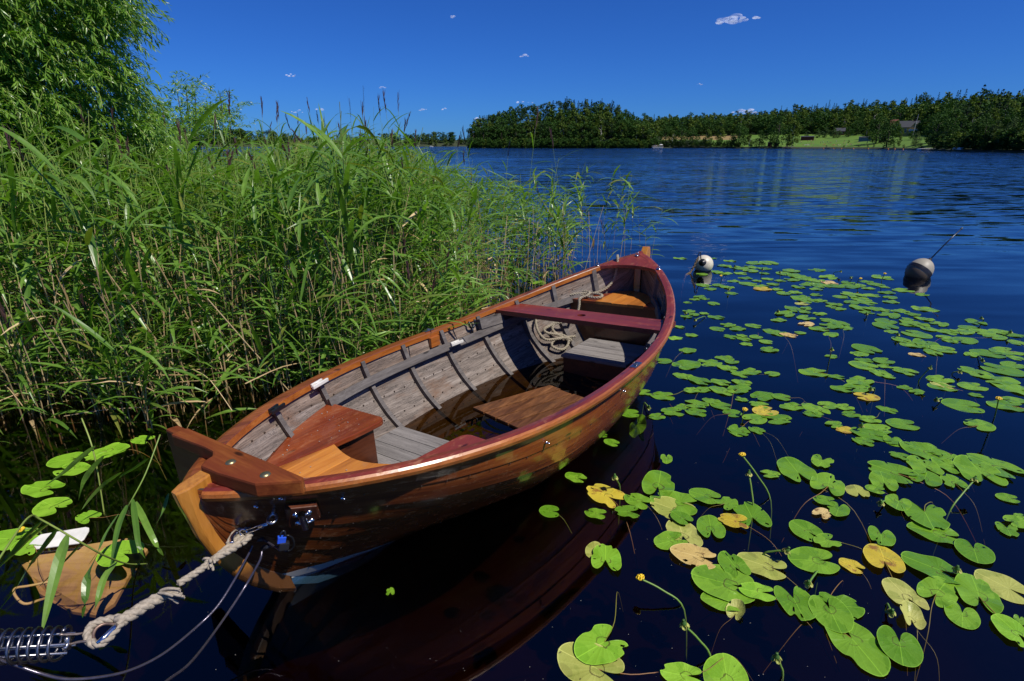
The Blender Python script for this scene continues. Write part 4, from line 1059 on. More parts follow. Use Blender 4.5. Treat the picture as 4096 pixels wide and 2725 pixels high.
def pad(px, py, wpx, ndir=None, kind='green', curled=False, tilt=None, var=None, z=None, stalk=True, extra=None, lscale=1.0):
    p = G(px, py, .004)
    if ndir is None: ndir = (rnd.choice((1, 1, -1)), rnd.gauss(.15, .30))
    q = G(px+ndir[0]*8, py+ndir[1]*8*.6, .004); nd = (q-p); nd.z = 0; nd.normalize()      # notch direction on the water
    ang = math.atan2(nd.y, nd.x)+math.pi/2                                              # object -Y points to the notch
    zc = p.y*CP - (p.z-CAMH)*SP; wx = wpx*zc/FPX
    var = rnd.randrange(6) if var is None else var
    wd = (1.0, .86, 1.08, .78, .95, .9)[var]*.82
    cx, sx = abs(math.cos(ang)), abs(math.sin(ang)); s = wx/math.hypot(wd*cx, .95*sx)*lscale
    me = PMC[kind] if curled else PM[kind][var]
    col = {'green': 'green', 'lime': 'bright green', 'yellow': 'yellow', 'pale': 'pale turned over', 'tan': 'tan withered'}[kind]
    size = 'large' if s > .26 else ('small' if s < .13 else 'medium')
    X, Y = px/40.96, py/27.25
    lab = extra or "%s %s lily pad, %.1f%% across, %.1f%% down the photo" % (size, col, X, Y)
    while lab in pad_labels: lab = lab.replace(' lily pad', ' floating lily pad', 1) if 'floating' not in lab else lab.replace('floating', 'flat floating', 1)
    pad_labels.add(lab)
    t = thing('lily_pad', lab, 'lily pad', (p.x, p.y, z if z is not None else (.003 if kind == 'pale' else (rnd.uniform(.005, .016) if py > 1850 else rnd.uniform(.002, .007)))), (0, 0, ang), PADG)
    t.scale = (s, s, s)
    if tilt: t.rotation_euler = (tilt[0], tilt[1], ang)
    lf = link_mesh('leaf', me, t); lf.location = (0, -.13, 0) if False else (0, 0, 0)
    if stalk and rnd.random() < .42: link_mesh('stalk', PET[rnd.randrange(6)], t)
    # centre the outline on the pixel: the stalk point sits .13 behind the centre
    c = Matrix.Rotation(ang, 3, 'Z') @ Vector((0, .13*s, 0)); t.location.x -= c.x; t.location.y -= c.y
    return t
g, yl, pa, tn, li = 'green', 'yellow', 'pale', 'tan', 'lime'
FG = [(237,248,108,1,.6,g),(372,331,188,1,.8,yl),(632,275,172,-.1,1,g),(690,395,215,1,.6,pa),(700,362,235,1,.3,g),(845,338,150,1,.5,g),(955,372,115,-1,.8,g),(1063,422,175,.3,1,g),(980,460,145,1,.3,yl),(528,356,130,1,.6,g),
 (113,414,104,1,.1,g),(330,425,110,1,.3,g),(480,415,125,1,.1,g),(740,505,185,.2,1,pa),(735,445,105,1,1,g),(875,482,148,.1,1,g),(683,553,172,1,-.4,g),(790,622,225,1,.4,tn),(1115,658,230,1,.5,pa),(980,660,135,.5,1,g),
 (1000,880,100,-.3,1,pa),(1090,797,180,1,.2,li),(930,750,310,1,.4,g),(925,832,205,1,.2,g),(380,630,162,0,1,li),(330,590,100,0,1,pa),(1450,900,205,-.3,-1,g),(1280,845,180,-.3,-1,g),(1497,858,210,-1,-.2,g),(1575,1050,235,-.5,-1,g),(1770,1060,215,-.1,-1,g),
 (1355,640,235,1,.1,g),(1540,665,105,.8,.6,yl),(1690,632,190,.2,1,yl),(1320,500,150,.5,.5,g),(1420,556,130,1,-.3,g),(1410,362,100,1,.3,g),(1405,420,90,-.6,1,tn),(1478,403,120,.2,-1,g),(1760,378,135,.2,-1,g),(1433,280,170,-.1,.8,g),
 (1570,310,105,.3,1,pa),(1650,310,85,1,.4,g),(1690,268,135,.2,1,g),(1275,212,180,.5,1,g),(1162,233,95,-1,0,g),(1400,180,110,.4,-1,g),(1725,222,200,1,.6,g),(1880,192,138,.6,1,g),(1890,249,150,-.2,1,g),(2018,269,108,.6,1,g),
 (1768,146,88,1,.5,g),(1990,192,115,1,.7,g),(2137,217,195,.6,1,g),(2012,158,103,-.3,1,g),(2205,193,210,1,.7,g),(1880,120,185,1,.6,g),(1742,78,95,-.3,-1,g),(1595,76,95,-1,.2,g),(1680,536,132,0,-1,g),(1895,438,210,-.3,-1,g),
 (1927,510,220,1,.4,g),(2122,608,172,-.2,-1,g),(1915,675,245,1,.6,g),(2250,755,210,1,.8,pa),(1785,795,165,.6,1,pa),(1955,785,215,-.5,1,g),(2135,790,215,.2,1,g),(2065,905,165,0,-1,g),(1820,905,130,.2,1,pa),(2300,975,150,.7,1,li),(2335,925,60,0,-1,g),
 (2275,347,95,1,.3,g),(2320,465,105,-1,.2,g),(2335,432,60,1,0,g),(2280,500,98,-.3,-1,g),(300,1130,330,1,.8,pa),(345,1045,265,.6,-.6,li),(735,1185,210,1,.3,li),(950,1180,215,.1,1,li),(668,160,62,0,-1,g),(1005,28,100,.2,-1,g),(1092,22,72,1,.2,g),
 (365,48,52,1,.2,g),(407,82,78,1,.4,g)]
for (x, y, w, dx, dy, kd) in FG:
    cu = kd == 'pale' and (x, y) in ((1820,905), (1000,880))
    pad(*R4(x, y), w*.8468*.9, (dx, dy), kd, curled=cu, tilt=(rnd.gauss(0, .12), rnd.gauss(0, .12)) if cu else (rnd.gauss(0, .035), rnd.gauss(0, .035)))
MID = [(240,932,100),(343,949,145),(358,756,95),(485,775,175),(460,838,115),(550,866,125),(490,697,105),(510,613,75),(440,567,58),(645,513,95),(497,480,75),(480,510,70),(525,498,60),(575,492,60),(630,437,68),(485,431,52),(525,413,65),(558,401,75),(585,411,50),
 (160,1047,125),(312,1064,98),(400,1040,135),(452,1010,90),(540,997,140),(530,1040,125),(617,980,100),(668,1005,118),(740,1045,110),(790,970,72),(882,1000,110),(865,1077,140),(990,1078,170),(768,1145,118),(868,1140,85),(503,920,95),(577,915,95),(668,875,108),(675,920,135),(785,875,108),(780,912,145),(905,950,145),(1005,957,105),(1060,1010,140),(1193,1020,125),(1175,1050,100),(1270,1000,110),(1355,1012,105),(1390,1050,105),(1495,1080,120),(1305,1110,100),(1545,1135,175),(1490,1160,190),(1460,1202,112),(1635,1203,110),(1675,1108,172),(1592,1024,95),(1780,1232,185),
 (690,738,112),(615,765,140),(730,760,85),(705,795,110),(835,815,125),(775,828,105),(960,827,90),(935,694,108),(810,661,75),(800,634,80),(865,622,78),(920,650,78),(725,622,80),(787,616,55),(850,560,92),(762,577,100),(715,556,90),(650,577,88),(990,529,95),(970,595,120),(1115,600,65),
 (1185,820,170),(1312,843,92),(1440,868,165),(1340,912,120),(1440,905,160),(1460,780,150),(1572,757,120),(1580,785,85),(1550,818,95),(1605,845,68),(1690,813,122),(1690,903,88),(1765,928,95),(1465,750,95),(1445,716,105),(1475,688,145),(1847,708,88),(1735,667,135),(1670,638,95),(1815,662,130),(1900,690,140),
 (2075,815,145),(2250,808,205),(2290,778,125),(2150,713,170),(2065,720,90),(2250,703,175),(2310,737,85),(1880,858,150),(1900,900,150),(2065,897,155),(2230,865,200),(2300,905,190),(2085,945,75),(2010,1002,205),(2255,1005,200),(2300,972,120),(2115,1112,160),(1290,730,75),
 (1035,494,120),(1140,485,70),(1225,494,85),(1140,517,110),(1270,530,90),(1330,548,100),(1215,578,115),(1290,560,130),(1370,572,95),(1285,608,95),(1585,535,120),(1580,560,130),(1710,555,95),(1620,592,80),(1765,608,150),(1740,545,120),(1830,580,80),(1925,592,105),(1890,550,105),(2085,538,100),(2050,572,110),(2020,592,130),(2130,595,130),(2220,593,105),(2300,612,110),(2200,622,120),(2030,640,145),(1945,645,75),(2320,653,95),(1920,625,90),
 (1610,500,130),(1740,497,90),(1710,523,60),(1800,522,90),(1665,478,105),(1810,468,140),(1570,472,80),(1480,486,85),(1440,460,100),(1530,465,100),(1330,465,85),(1300,440,85),(1220,420,80),(1080,465,100),(1150,463,70),(1120,400,95),(1130,412,125),(1200,388,78),(1335,399,85),(1450,412,110),(1400,388,120),(1508,391,90),(1615,403,82),(1614,428,92),(1400,430,90),(1480,432,100),(1280,452,60),(1590,376,95),(1680,364,120),(1790,387,82),
 (615,355,75),(655,335,70),(728,379,72),(700,345,80),(740,312,75),(805,295,85),(690,227,85),(722,200,75),(700,270,90),(655,262,70),(780,240,100),(840,235,90),(855,212,100),(935,211,105),(840,255,90),(915,243,80),(780,270,80),(915,270,60),(820,328,100),(895,340,100),(870,310,60),(930,300,70),(985,358,70),(1020,380,85),(960,330,70),(1080,375,80),(1060,255,100),(1020,270,90),(1100,285,110),(1070,305,90),(1140,300,100),(1200,310,100),(1155,330,110),(1220,335,110),(1275,290,110),(1210,250,100),(1200,357,78),(1310,340,95),(1390,340,120),(1375,320,80),(1480,315,80),(1490,352,80),(1440,335,70),(1530,330,90),(1580,345,60),(1557,290,110),(1600,300,60),(1100,345,70),(1000,310,70),(445,186,80),(625,186,50),(570,275,70),(575,335,85)]
for (x, y, w) in MID: pad(*Q1(x, y), w*.7196*.9, None, g, tilt=(rnd.gauss(0, .01), rnd.gauss(0, .01)), stalk=y > 560)
for (x, y, w, kd) in [(420,628,85,li),(915,1037,135,yl),(1360,1140,95,yl),(1487,955,125,yl),(1760,721,80,tn),(1045,612,85,tn),(1150,551,90,tn),(1120,437,75,pa),(1270,320,80,tn),(900,356,95,yl),(1900,890,95,pa)]:
    pad(*Q1(x, y), w*.7196, None, kd, stalk=False)
for (x, y, w) in [(150,1060,70),(170,1081,72),(262,1035,60),(325,1013,48),(95,1125,92),(120,1167,75),(200,1192,52),(275,1277,92),(20,1242,110),(70,1258,80),(240,1042,70)]:
    pad(*W2(x, y), w*1.7378, None, li)
for (x, y, w) in [(1180,640,40),(1210,628,36),(1235,650,40),(1160,655,34),(1255,632,34),(1215,645,30),(1270,618,30),(1190,618,26)]:
    pad(*W2(x, y), w*1.7378, None, g, stalk=False)
pad(*R4(537, 12), 95, (-.3, -1), li, curled=False, tilt=(.1, .9), var=3, extra='lily pad standing on edge beside the boat showing as a thin yellow green sliver')
tn_ = pad(1561, 2369, 34, (0, 1), g, stalk=False, extra='small torn scrap of lily leaf floating alone below the boat near the stem', var=4)
# flowers and seed pods: (top px, stalk base px, kind)
def flower(tp, bp, kind, lab, h=None):
    b = G(*bp, -.02); d0 = math.hypot(b.x, b.y)
    t = thing('water_lily_flower', lab, 'flower', (b.x, b.y, -.02), group='yellow water lily flowers and seed pods')
    hh = h if h is not None else .10
    top = G(*tp, hh)
    B = Vector((b.x, b.y, -.02)); mid = B.lerp(top, .5)+Vector((0, 0, .02)); e = top-B
    fsz = .6
    mb = MB(); mb.tube(spline([Vector((0, 0, -.25))-e*.2, Vector((0, 0, 0)), mid-B, top-B], 5), .0042, 6); mb.build('stalk', M_PETI2, t, smooth=True)
    M_ = Matrix.Translation(top-B) @ (e.normalized()*.5+Vector((0, 0, 1))).to_track_quat('Z', 'Y').to_matrix().to_4x4() @ Matrix.Scale(fsz, 4)
    mb = MB()
    if kind == 'pod':
        mb.lathe([(.0,-.004),(.011,.0),(.017,.010),(.016,.020),(.009,.032),(.006,.040),(.010,.043),(.0,.044)], 14, M_); mb.build('seed_pod', M_POD, t, smooth=True)
        mb = MB()
        for a in range(4): mb.lathe([(0,-.002),(.012,.003),(.016,.012),(.014,.014),(.010,.006),(0,.001)], 7, M_ @ Matrix.Rotation(a*1.57, 4, 'Z') @ Matrix.Translation((.012, 0, -.004)) @ Matrix.Rotation(.9, 4, 'Y'))
        mb.build('sepals', M_PADS['pale'], t, smooth=True)
    else:
        for a in range(5): mb.lathe([(0,-.002),(.010,.002),(.016,.010),(.015,.020),(.009,.022),(.011,.012),(0,.003)], 8, M_ @ Matrix.Rotation(a*1.256, 4, 'Z') @ Matrix.Translation((.010, 0, .004)) @ Matrix.Rotation(.45, 4, 'Y'))
        mb.build('petals', M_YEL, t, smooth=True)
        mb = MB(); mb.lathe([(0,0),(.009,.002),(.010,.014),(.013,.017),(0,.018)], 10, M_); mb.build('seed_pod', M_POD, t, smooth=True)
    return t
FL = [((1027,146),(1160,360),'f',.20),((1058,235),(1076,405),'pod',.14),((547,728),(750,872),'f',.08),((752,948),(880,1116),'pod',.12),((1188,1105),(1215,1205),'pod',.08),((1235,597),(1112,630),'pod',.06),((1338,752),(1385,705),'pod',.03),((1728,888),(1700,865),'pod',.03),((2122,262),(2000,420),'pod',.10),((2040,686),(2050,720),'pod',.04),((1680,372),(1700,380),'pod',.03),((424,250),(448,312),'pod',.10)]
for i, (a, b, kd, h) in enumerate(FL):
    p = R4(*a); flower(p, R4(*b), 'pod' if kd == 'pod' else 'flower', "%s on a stalk, %.1f%% across, %.1f%% down the photo" % ('green seed pod' if kd == 'pod' else 'yellow water lily flower', p[0]/40.96, p[1]/27.25), h)
for (x, y, dx, dy, kd, h) in [(903,247,-6,35,'pod',.12),(672,285,6,14,'f',.06),(1583,273,-20,45,'f',.12),(1448,300,-18,24,'f',.09),(1288,695,-14,60,'pod',.12),(805,1030,-10,20,'f',.05),(2215,970,-26,112,'f',.2),(1835,797,-70,85,'pod',.12),(1505,915,20,12,'pod',.05),(2120,520,10,20,'pod',.05),(1655,612,8,12,'pod',.04),(1480,497,5,10,'pod',.03),(990,482,6,12,'pod',.04),(528,530,60,-10,'pod',.03),(475,490,6,8,'pod',.03),(1338,260,-45,18,'pod',.06),(1000,265,0,30,'pod',.08),(715,360,0,14,'pod',.04),(750,230,0,10,'pod',.03),(2282,597,0,14,'pod',.05),(2125,755,-30,-15,'pod',.03),(2000,820,-50,20,'pod',.03),(1870,975,30,8,'pod',.03),(1453,1118,0,14,'pod',.04),(270,1018,-30,-15,'pod',.03),(1392,295,12,4,'pod',.03)]:
    p = Q1(x, y); flower(p, Q1(x+dx, y+dy), 'pod' if kd == 'pod' else 'flower', "%s among the far pads, %.1f%% across, %.1f%% down the photo" % ('green seed pod' if kd == 'pod' else 'yellow water lily flower', p[0]/40.96, p[1]/27.25), h)
p = W2(50, 1222); flower(p, W2(95, 1228), 'flower', 'yellow water lily bud beside the white board at the left edge', .03)
# ------------------------------------------------------------------ sunken panel, white board
M_TAN = wood("sunken_panel", (.30,.17,.05), (.50,.31,.11), (.62,.42,.17), axis=0, rough=.6, grain=.7, isl=.0, stain=(.22,.12,.04))
def quad_plate(name, pts, th, mat, label, cat):
    c = sum(pts, Vector())/len(pts); t = MB(); n = len(pts)
    t.add([tuple(p-c) for p in pts] + [tuple(p-c-Vector((0, 0, th))) for p in pts], [tuple(range(n)), tuple(range(n, 2*n))[::-1]] + [(i, i+n, (i+1) % n+n, (i+1) % n) for i in range(n)])
    o = t.build(name, mat, None, bevel=.004); o.location = c; return tag(o, label, cat)
quad_plate('white_board', [P3(158,765,.012), P3(152,755,.012), P3(205,700,.02), P3(250,668,.025), P3(525,623,.03), P3(545,628,.03), P3(545,645,.03), P3(515,695,.022), P3(480,722,.016)], .008, M_WHITE, 'white plastic board with rounded corners lying at the surface among lily pads', 'board')
sp = thing('sunken_panel', 'tan panel with a curved rim lying under the water below the white board', 'panel', P3(440,900,-0.09)); o = -sp.location
mb = MB(); pts = [P3(98,812,-0.04), P3(470,740,-0.03), P3(790,690,-0.03), P3(905,760,-0.07), P3(790,925,-0.12), P3(700,1090,-0.15), P3(590,1165,-0.15), P3(440,1140,-0.15), P3(330,1080,-0.15), P3(240,1030,-0.12), P3(190,930,-0.09)]
n = len(pts); mb.add([tuple(p+o) for p in pts] + [tuple(p+o-Vector((0, 0, .02))) for p in pts], [tuple(range(n)), tuple(range(n, 2*n))[::-1]] + [(i, i+n, (i+1) % n+n, (i+1) % n) for i in range(n)])
mb.build('panel', M_TAN, sp, bevel=.003)
mb = MB(); mb.tube([p+o for p in spline([P3(300,960,-0.01), P3(180,985,-0.01), P3(95,1000,-0.01), P3(90,1040,-0.01), P3(150,1095,-0.02), P3(250,1070,-0.04), P3(370,1035,-0.09)], 5)], .0055, 6); mb.build('rim', M_TAN, sp, smooth=True)
# ------------------------------------------------------------------ buoys
M_BUOY = N("buoy_shell"); k = M_BUOY; c = k.coords('Object'); zc_ = k.n("SeparateXYZ", Vector=c).outputs[2]
nz = k.noise(c, 14, 5)
k.surf(Base_Color=k.mix(k.mapr(k.math('ADD', zc_, k.math('MULTIPLY', nz, .05)), -.02, .05, .9, 0), k.mix(k.mapr(nz, .4, .7, 0, .4), (.66,.60,.47), (.50,.45,.35)), (.20,.13,.045)), Roughness=.4)
M_BUOY = k.m
pb = G(2812, 1080, 0); zt_ = pb.y*CP+CAMH*SP
b1 = thing('mooring_buoy', 'round white mooring buoy with a dark centre plate just beyond the boat', 'buoy', (pb.x, pb.y, 0), group='white mooring buoys')
rb = .137; cz = .085
mb = MB(); mb.lathe([(rb*math.sin(a), cz-rb*math.cos(a)) for a in np.linspace(0.01, math.pi-.01, 20)], 32); mb.build('shell', M_BUOY, b1, smooth=True)
ax = Vector((-.42, -.75, .35)).normalized(); Mx = Matrix.Translation((0, 0, cz)) @ ax.to_track_quat('Z', 'Y').to_matrix().to_4x4()
mb = MB(); mb.lathe([(.0,rb+.012),(.018,rb+.012),(.022,rb+.004),(.052,rb-.006),(.056,rb-.014)], 20, Mx); mb.build('centre_plate', M_BLACK, b1, smooth=True)
c0 = Mx @ Vector((0, 0, rb+.01)); mb = MB()
mb.tube(spline([c0, c0+ax*.05+Vector((-.02, 0, .05)), c0+Vector((-.045, -.02, .14)), c0+Vector((-.065, -.03, .15)), c0+Vector((-.085, -.04, .10)), c0+Vector((-.08, -.04, .02))], 5), .007, 6); mb.build('shackle', M_DKMETAL, b1, smooth=True)
ct = thing('mossy_chain', 'brown mossy chain hanging from the round buoy into the water', 'chain', (pb.x, pb.y, 0)); mb = MB()
s0 = c0+Vector((-.08, -.04, .07)); s1 = Vector((-.36, -.30, -.06)); lk = spline([s0, s0.lerp(s1, .5)+Vector((0, 0, -.05)), s1, s1+Vector((-.05, -.05, -.4))], 9)
for i in range(0, len(lk)-1):
    a, b = lk[i], lk[i+1]; d = (b-a).normalized(); u = d.orthogonal().normalized(); u = Matrix.Rotation(1.57*(i % 2), 3, d) @ u; m = (a+b)/2
    mb.tube([m+d*math.cos(q)*.021+u*math.sin(q)*.012 for q in np.linspace(0, 2*math.pi, 10, endpoint=False)], .0055, 5, closed=True)
mb.build('links', plain('mossy_iron', (.16,.11,.06), .95, scale=60, var=.5), ct)
pb = G(3672, 1105, 0)
b2 = thing('mooring_buoy', 'egg shaped white mooring buoy with a black band and a leaning rod', 'buoy', (pb.x, pb.y, .075), (math.radians(-8), math.radians(40), 0), group='white mooring buoys')
ra, rl = .158, .192
mb = MB(); mb.lathe([(ra*math.sin(a), -rl*math.cos(a)) for a in np.linspace(0.01, math.pi-.01, 22)], 36)
k = N("buoy_weathered_shaded"); c = k.coords('Object'); nz = k.noise(c, 9, 5); zq = k.n("SeparateXYZ", Vector=c).outputs[2]
k.surf(Base_Color=k.mix(k.mapr(k.math('ADD', zq, k.math('MULTIPLY', nz, .03)), -.03, -.015, .95, 0), k.mix(k.mapr(nz, .4, .7, 0, .5), (.34,.31,.24), (.24,.21,.155)), (.085,.06,.04)), Roughness=.5)  # mottled shell; shade on the half below the band painted dark brown
mb.build('shell', k.m, b2, smooth=True)
mb = MB(); mb.lathe([(ra*math.sin(a)+.004, -rl*math.cos(a)) for a in np.linspace(1.42, 1.72, 5)], 36); mb.build('band', M_BLACK, b2, smooth=True)
mb = MB(); mb.lathe([(0,rl+.03),(.022,rl+.03),(.022,rl+.005),(.045,rl),(.05,rl-.02)], 14); mb.build('collar', M_BLACK, b2, smooth=True)
mb = MB(); mb.tube([(0,0,rl+.02),(.01,0,rl+.35),(.03,0,rl+.60)], .0085, 8); mb.lathe([(.0,.02),(.012,.015),(.012,-.015)], 8, Matrix.Translation((.03, 0, rl+.60))); mb.build('rod', M_DKMETAL, b2, smooth=True)
# ------------------------------------------------------------------ ropes, spring and lock
ct = D.objects.new('coiled_rope', None)
def boat_pts(l): return [BM @ Vector(p) for p in l]
rp1 = [(-.150,1.862,.80),(-.148,1.842,.835),(-.135,1.815,.80),(-.140,1.80,.70),(-.155,1.775,.62),(-.20,1.70,.555),(-.27,1.62,.527),(-.34,1.56,.525),(-.37,1.53,.525),(-.30,1.50,.525),(-.20,1.47,.525),(-.14,1.50,.53),(-.17,1.56,.535),(-.27,1.56,.54),(-.36,1.50,.54),(-.44,1.45,.53),(-.475,1.49,.525),(-.45,1.55,.525),(-.36,1.57,.545),(-.27,1.54,.55),(-.26,1.48,.54),(-.29,1.44,.528),(-.30,1.405,.515),(-.295,1.39,.47),(-.30,1.36,.40),(-.32,1.32,.36),
       (-.38,1.25,.34),(-.43,1.20,.335),(-.437,1.165,.30),(-.41,1.18,.255),(-.36,1.24,.222),(-.335,1.26,.185),(-.325,1.22,.14),(-.345,1.15,.125),(-.395,1.09,.165),(-.405,1.12,.20),(-.375,1.20,.215),(-.33,1.27,.19),(-.32,1.29,.165),(-.345,1.25,.19),(-.40,1.18,.245),(-.445,1.10,.275),(-.47,1.085,.31),(-.445,1.17,.33),(-.43,1.25,.375),(-.47,1.30,.40),(-.52,1.18,.42),(-.53,1.08,.41),(-.515,1.035,.36),(-.485,1.03,.29),(-.44,1.06,.23),(-.39,1.15,.215),(-.34,1.27,.205),(-.30,1.33,.20)]
mb = MB(); rope(mb, spline(boat_pts(rp1), 7), .0125, 5.0, 6)
tag(mb.build('coiled_rope', M_OLDROPE, None, smooth=True), 'grey three strand rope looped over the far bench and coiled in the boat', 'rope')
# mooring rope
q3 = lambda x, y, z: P3(x, y, z)
DZ = .42                                             # height of the spring over the water
sh = thing('mooring_rope', 'pale thick three strand mooring rope with spliced eyes running to the boat', 'rope', (0, 0, 0))
A0 = EYE; 
path = [q3(1500,660,.40), q3(1400,745,.405), q3(1250,870,.405), q3(1080,980,.41), q3(900,1085,.415), q3(720,1190,.42)]
mb = MB(); rope(mb, spline(path[:4], 10), .0125, 5.5, 6); mb.build('line', M_ROPE, sh, smooth=True)
# spliced, thicker lengths
mb = MB(); rope(mb, spline([q3(1500,690,.40), q3(1440,745,.403), q3(1370,785,.405), q3(1290,835,.405)], 8), .0155, 4.2, 6, taper=lambda f: 1.1-.25*f); mb.build('splice', M_ROPE, sh, smooth=True); mb = MB()
rope(mb, spline([q3(1010,1040,.412), q3(900,1100,.415), q3(800,1165,.418), q3(700,1220,.42)], 8), .019, 4.0, 6, taper=lambda f: 1.05)
mb.build('splice', M_ROPE, sh, smooth=True)
# eyes round the thimbles
eyeL = [q3(740,1180,.42), q3(640,1195,.425), q3(565,1225,.425), q3(535,1280,.42), q3(550,1325,.415), q3(600,1345,.412), q3(660,1310,.414), q3(715,1245,.418), q3(760,1190,.42)]
mb = MB(); rope(mb, spline(eyeL, 7), .0125, 5, 6); mb.build('eye', M_ROPE, sh, smooth=True); mb = MB()
eyeR = [q3(1400,730,.405), q3(1440,660,.41), q3(1490,635,.415), q3(1530,645,.412), q3(1525,685,.408), q3(1470,735,.404)]
rope(mb, spline(eyeR, 7), .0120, 5, 6); mb.build('eye', M_ROPE, sh, smooth=True)
# frayed tails
r2 = random.Random(4)
for (c, dirp, nn, L, sp_) in ((q3(985,1030,.425), q3(1090,1040,.42), 22, .062, .011), (q3(1290,830,.415), q3(1235,835,.415), 9, .026, .006), (q3(1290,830,.415), q3(1292,895,.40), 8, .024, .006)):
    d = (dirp-c).normalized(); mb = MB()
    for i in range(nn):
        o = Vector((r2.gauss(0, sp_*.7), r2.gauss(0, sp_*.7), r2.gauss(0, sp_))); a = c+o*.45; e = c+d*L*r2.uniform(.75, 1.05)+o*1.5+Vector((0, 0, -.006))
        mb.tube(spline([a, (a+e)/2+Vector((r2.gauss(0, .002), 0, .004)), e], 4), [.0042, .0048, .0050, .0050, .0050, .0048, .0046, .0044, .0036], 5)
    mb.build('frayed_tail', M_ROPE, sh, smooth=True)
mb = MB(); mb.tube([Vector(p) for p in spline([q3(715,1222,.422), q3(640,1218,.427), q3(590,1245,.427), q3(570,1290,.422), q3(585,1325,.416), q3(615,1330,.414), q3(680,1275,.416), q3(720,1230,.42)], 6)], .0045, 7); mb.build('thimble', plain('rusty_iron', (.30,.20,.15), .5, .7, scale=40, var=.3), sh, smooth=True)
mb = MB(); mb.tube([q3(595,1338,.418), q3(640,1300,.424), q3(690,1250,.426), q3(718,1225,.426)], .0075, 10); mb.build('thimble', M_CHROME, sh, smooth=True)
mb = MB(); mb.tube(spline([q3(1420,725,.415), q3(1420,690,.42), q3(1450,655,.42)], 5), .0075, 8); mb.build('thimble', M_CHROME, sh, smooth=True)
# snap hook between the rope and the boat's eye bolt
sk = thing('snap_hook', 'slim steel snap hook joining the mooring rope to the boat', 'hook', (0, 0, 0)); mb = MB()
a = q3(1490,660,.418); b = EYE; m = a.lerp(b, .45)
mb.tube([a+(Vector((.013, 0, 0))*math.cos(t)+Vector((0, .004, .013))*math.sin(t)) for t in np.linspace(0, 2*math.pi, 14, endpoint=False)], .004, 6, closed=True)
mb.build('ring', M_CHROME, sk, smooth=True); d = (b-a).normalized(); s_ = Vector((.0, .0, 1))*.006
mb = MB(); mb.tube([a+s_, m+s_*1.2, b+s_], .0022, 6); mb.tube([a-s_, m-s_*1.2, m.lerp(b, .5)-s_], .0022, 6); mb.tube([m.lerp(b, .2), m.lerp(b, .75)], .006, 8); mb.build('shank', M_CHROME, sk, smooth=True)
# padlock and the wire cable
lk0 = EYE + Vector((.0, -.0, -.075)) + BM.to_3x3() @ Vector((.03, .01, 0))
pl = thing('padlock', 'blue padlock hanging on the eye bolt with black wire loops', 'padlock', lk0); pl.scale = (.75, .75, .75); bx = MB()
Rl = Matrix.Rotation(.5, 3, 'Z') @ Matrix.Rotation(.25, 3, 'Y'); 
def obox(mb, c, hx, hy, hz): 
    vs = [tuple(c+Rl @ Vector((sx*hx, sy*hy, sz*hz))) for sz in (-1, 1) for sy in (-1, 1) for sx in (-1, 1)]
    mb.add(vs, [(0,2,3,1),(4,5,7,6),(0,1,5,4),(1,3,7,5),(3,2,6,7),(2,0,4,6)])
obox(bx, Vector((0, 0, .012)), .019, .011, .017); bx.build('body', plain('blue_padlock_plastic', (.02,.09,.62), .4), pl, bevel=.003)
bx = MB(); obox(bx, Vector((.006, 0, -.025)), .023, .013, .022); bx.build('cover', M_BLACK, pl, bevel=.006)
bx = MB(); bx.tube([Rl @ Vector((.011*math.cos(t), 0, .028+.030*math.sin(t)**.8 if math.sin(t) > 0 else .028)) for t in np.linspace(0, math.pi, 10)], .0042, 6); bx.build('shackle', M_DKMETAL, pl, smooth=True)
M_CABLE = plain('wire_cable_sleeve', (.10,.09,.12), .22, .6, scale=60)
def cable(pts, lab, base):
    t = thing('wire_cable', lab, 'cable', (0, 0, 0), group='wire cables from the padlock')
    P = spline(pts, 8); mb = MB(); mb.tube(P, .0044, 8); mb.build('wire', M_CABLE, t, smooth=True)
    mb = MB(); loop = [lk0+Vector((.016, .006, -.012)) + (Vector((1, .3, 0)).normalized()*math.cos(a)*.022+Vector((0, 0, 1))*math.sin(a)*.034) for a in np.linspace(0, 2*math.pi, 16, endpoint=False)]
    mb.tube(loop, .004, 6, closed=True); mb.build('loop', M_BLACK, t, smooth=True)
    mb = MB(); mb.tube([P[6], P[11]], .0085, 8); mb.build('ferrule', M_BLACK, t, smooth=True)
cable([lk0+Vector((.01, 0, -.04)), q3(1620,740,.33), q3(1590,830,.29), q3(1500,990,.22), q3(1340,1230,.2), q3(1170,1450,.28), q3(1020,1568,.36), q3(880,1690,.45)], 'dark wire cable from the padlock leaving the photo at its lower edge', 0)
cable([lk0+Vector((-.01, 0, -.04)), q3(1575,690,.34), q3(1530,775,.30), q3(1440,940,.23), q3(1330,1110,.18), q3(1200,1240,.16), q3(1000,1400,.18), q3(800,1500,.22), q3(600,1545,.27), q3(400,1555,.31), q3(250,1522,.35), q3(130,1482,.38), q3(0,1440,.42), q3(-200,1400,.48)], 'dark wire cable from the padlock sweeping in an arc towards the spring', 0)
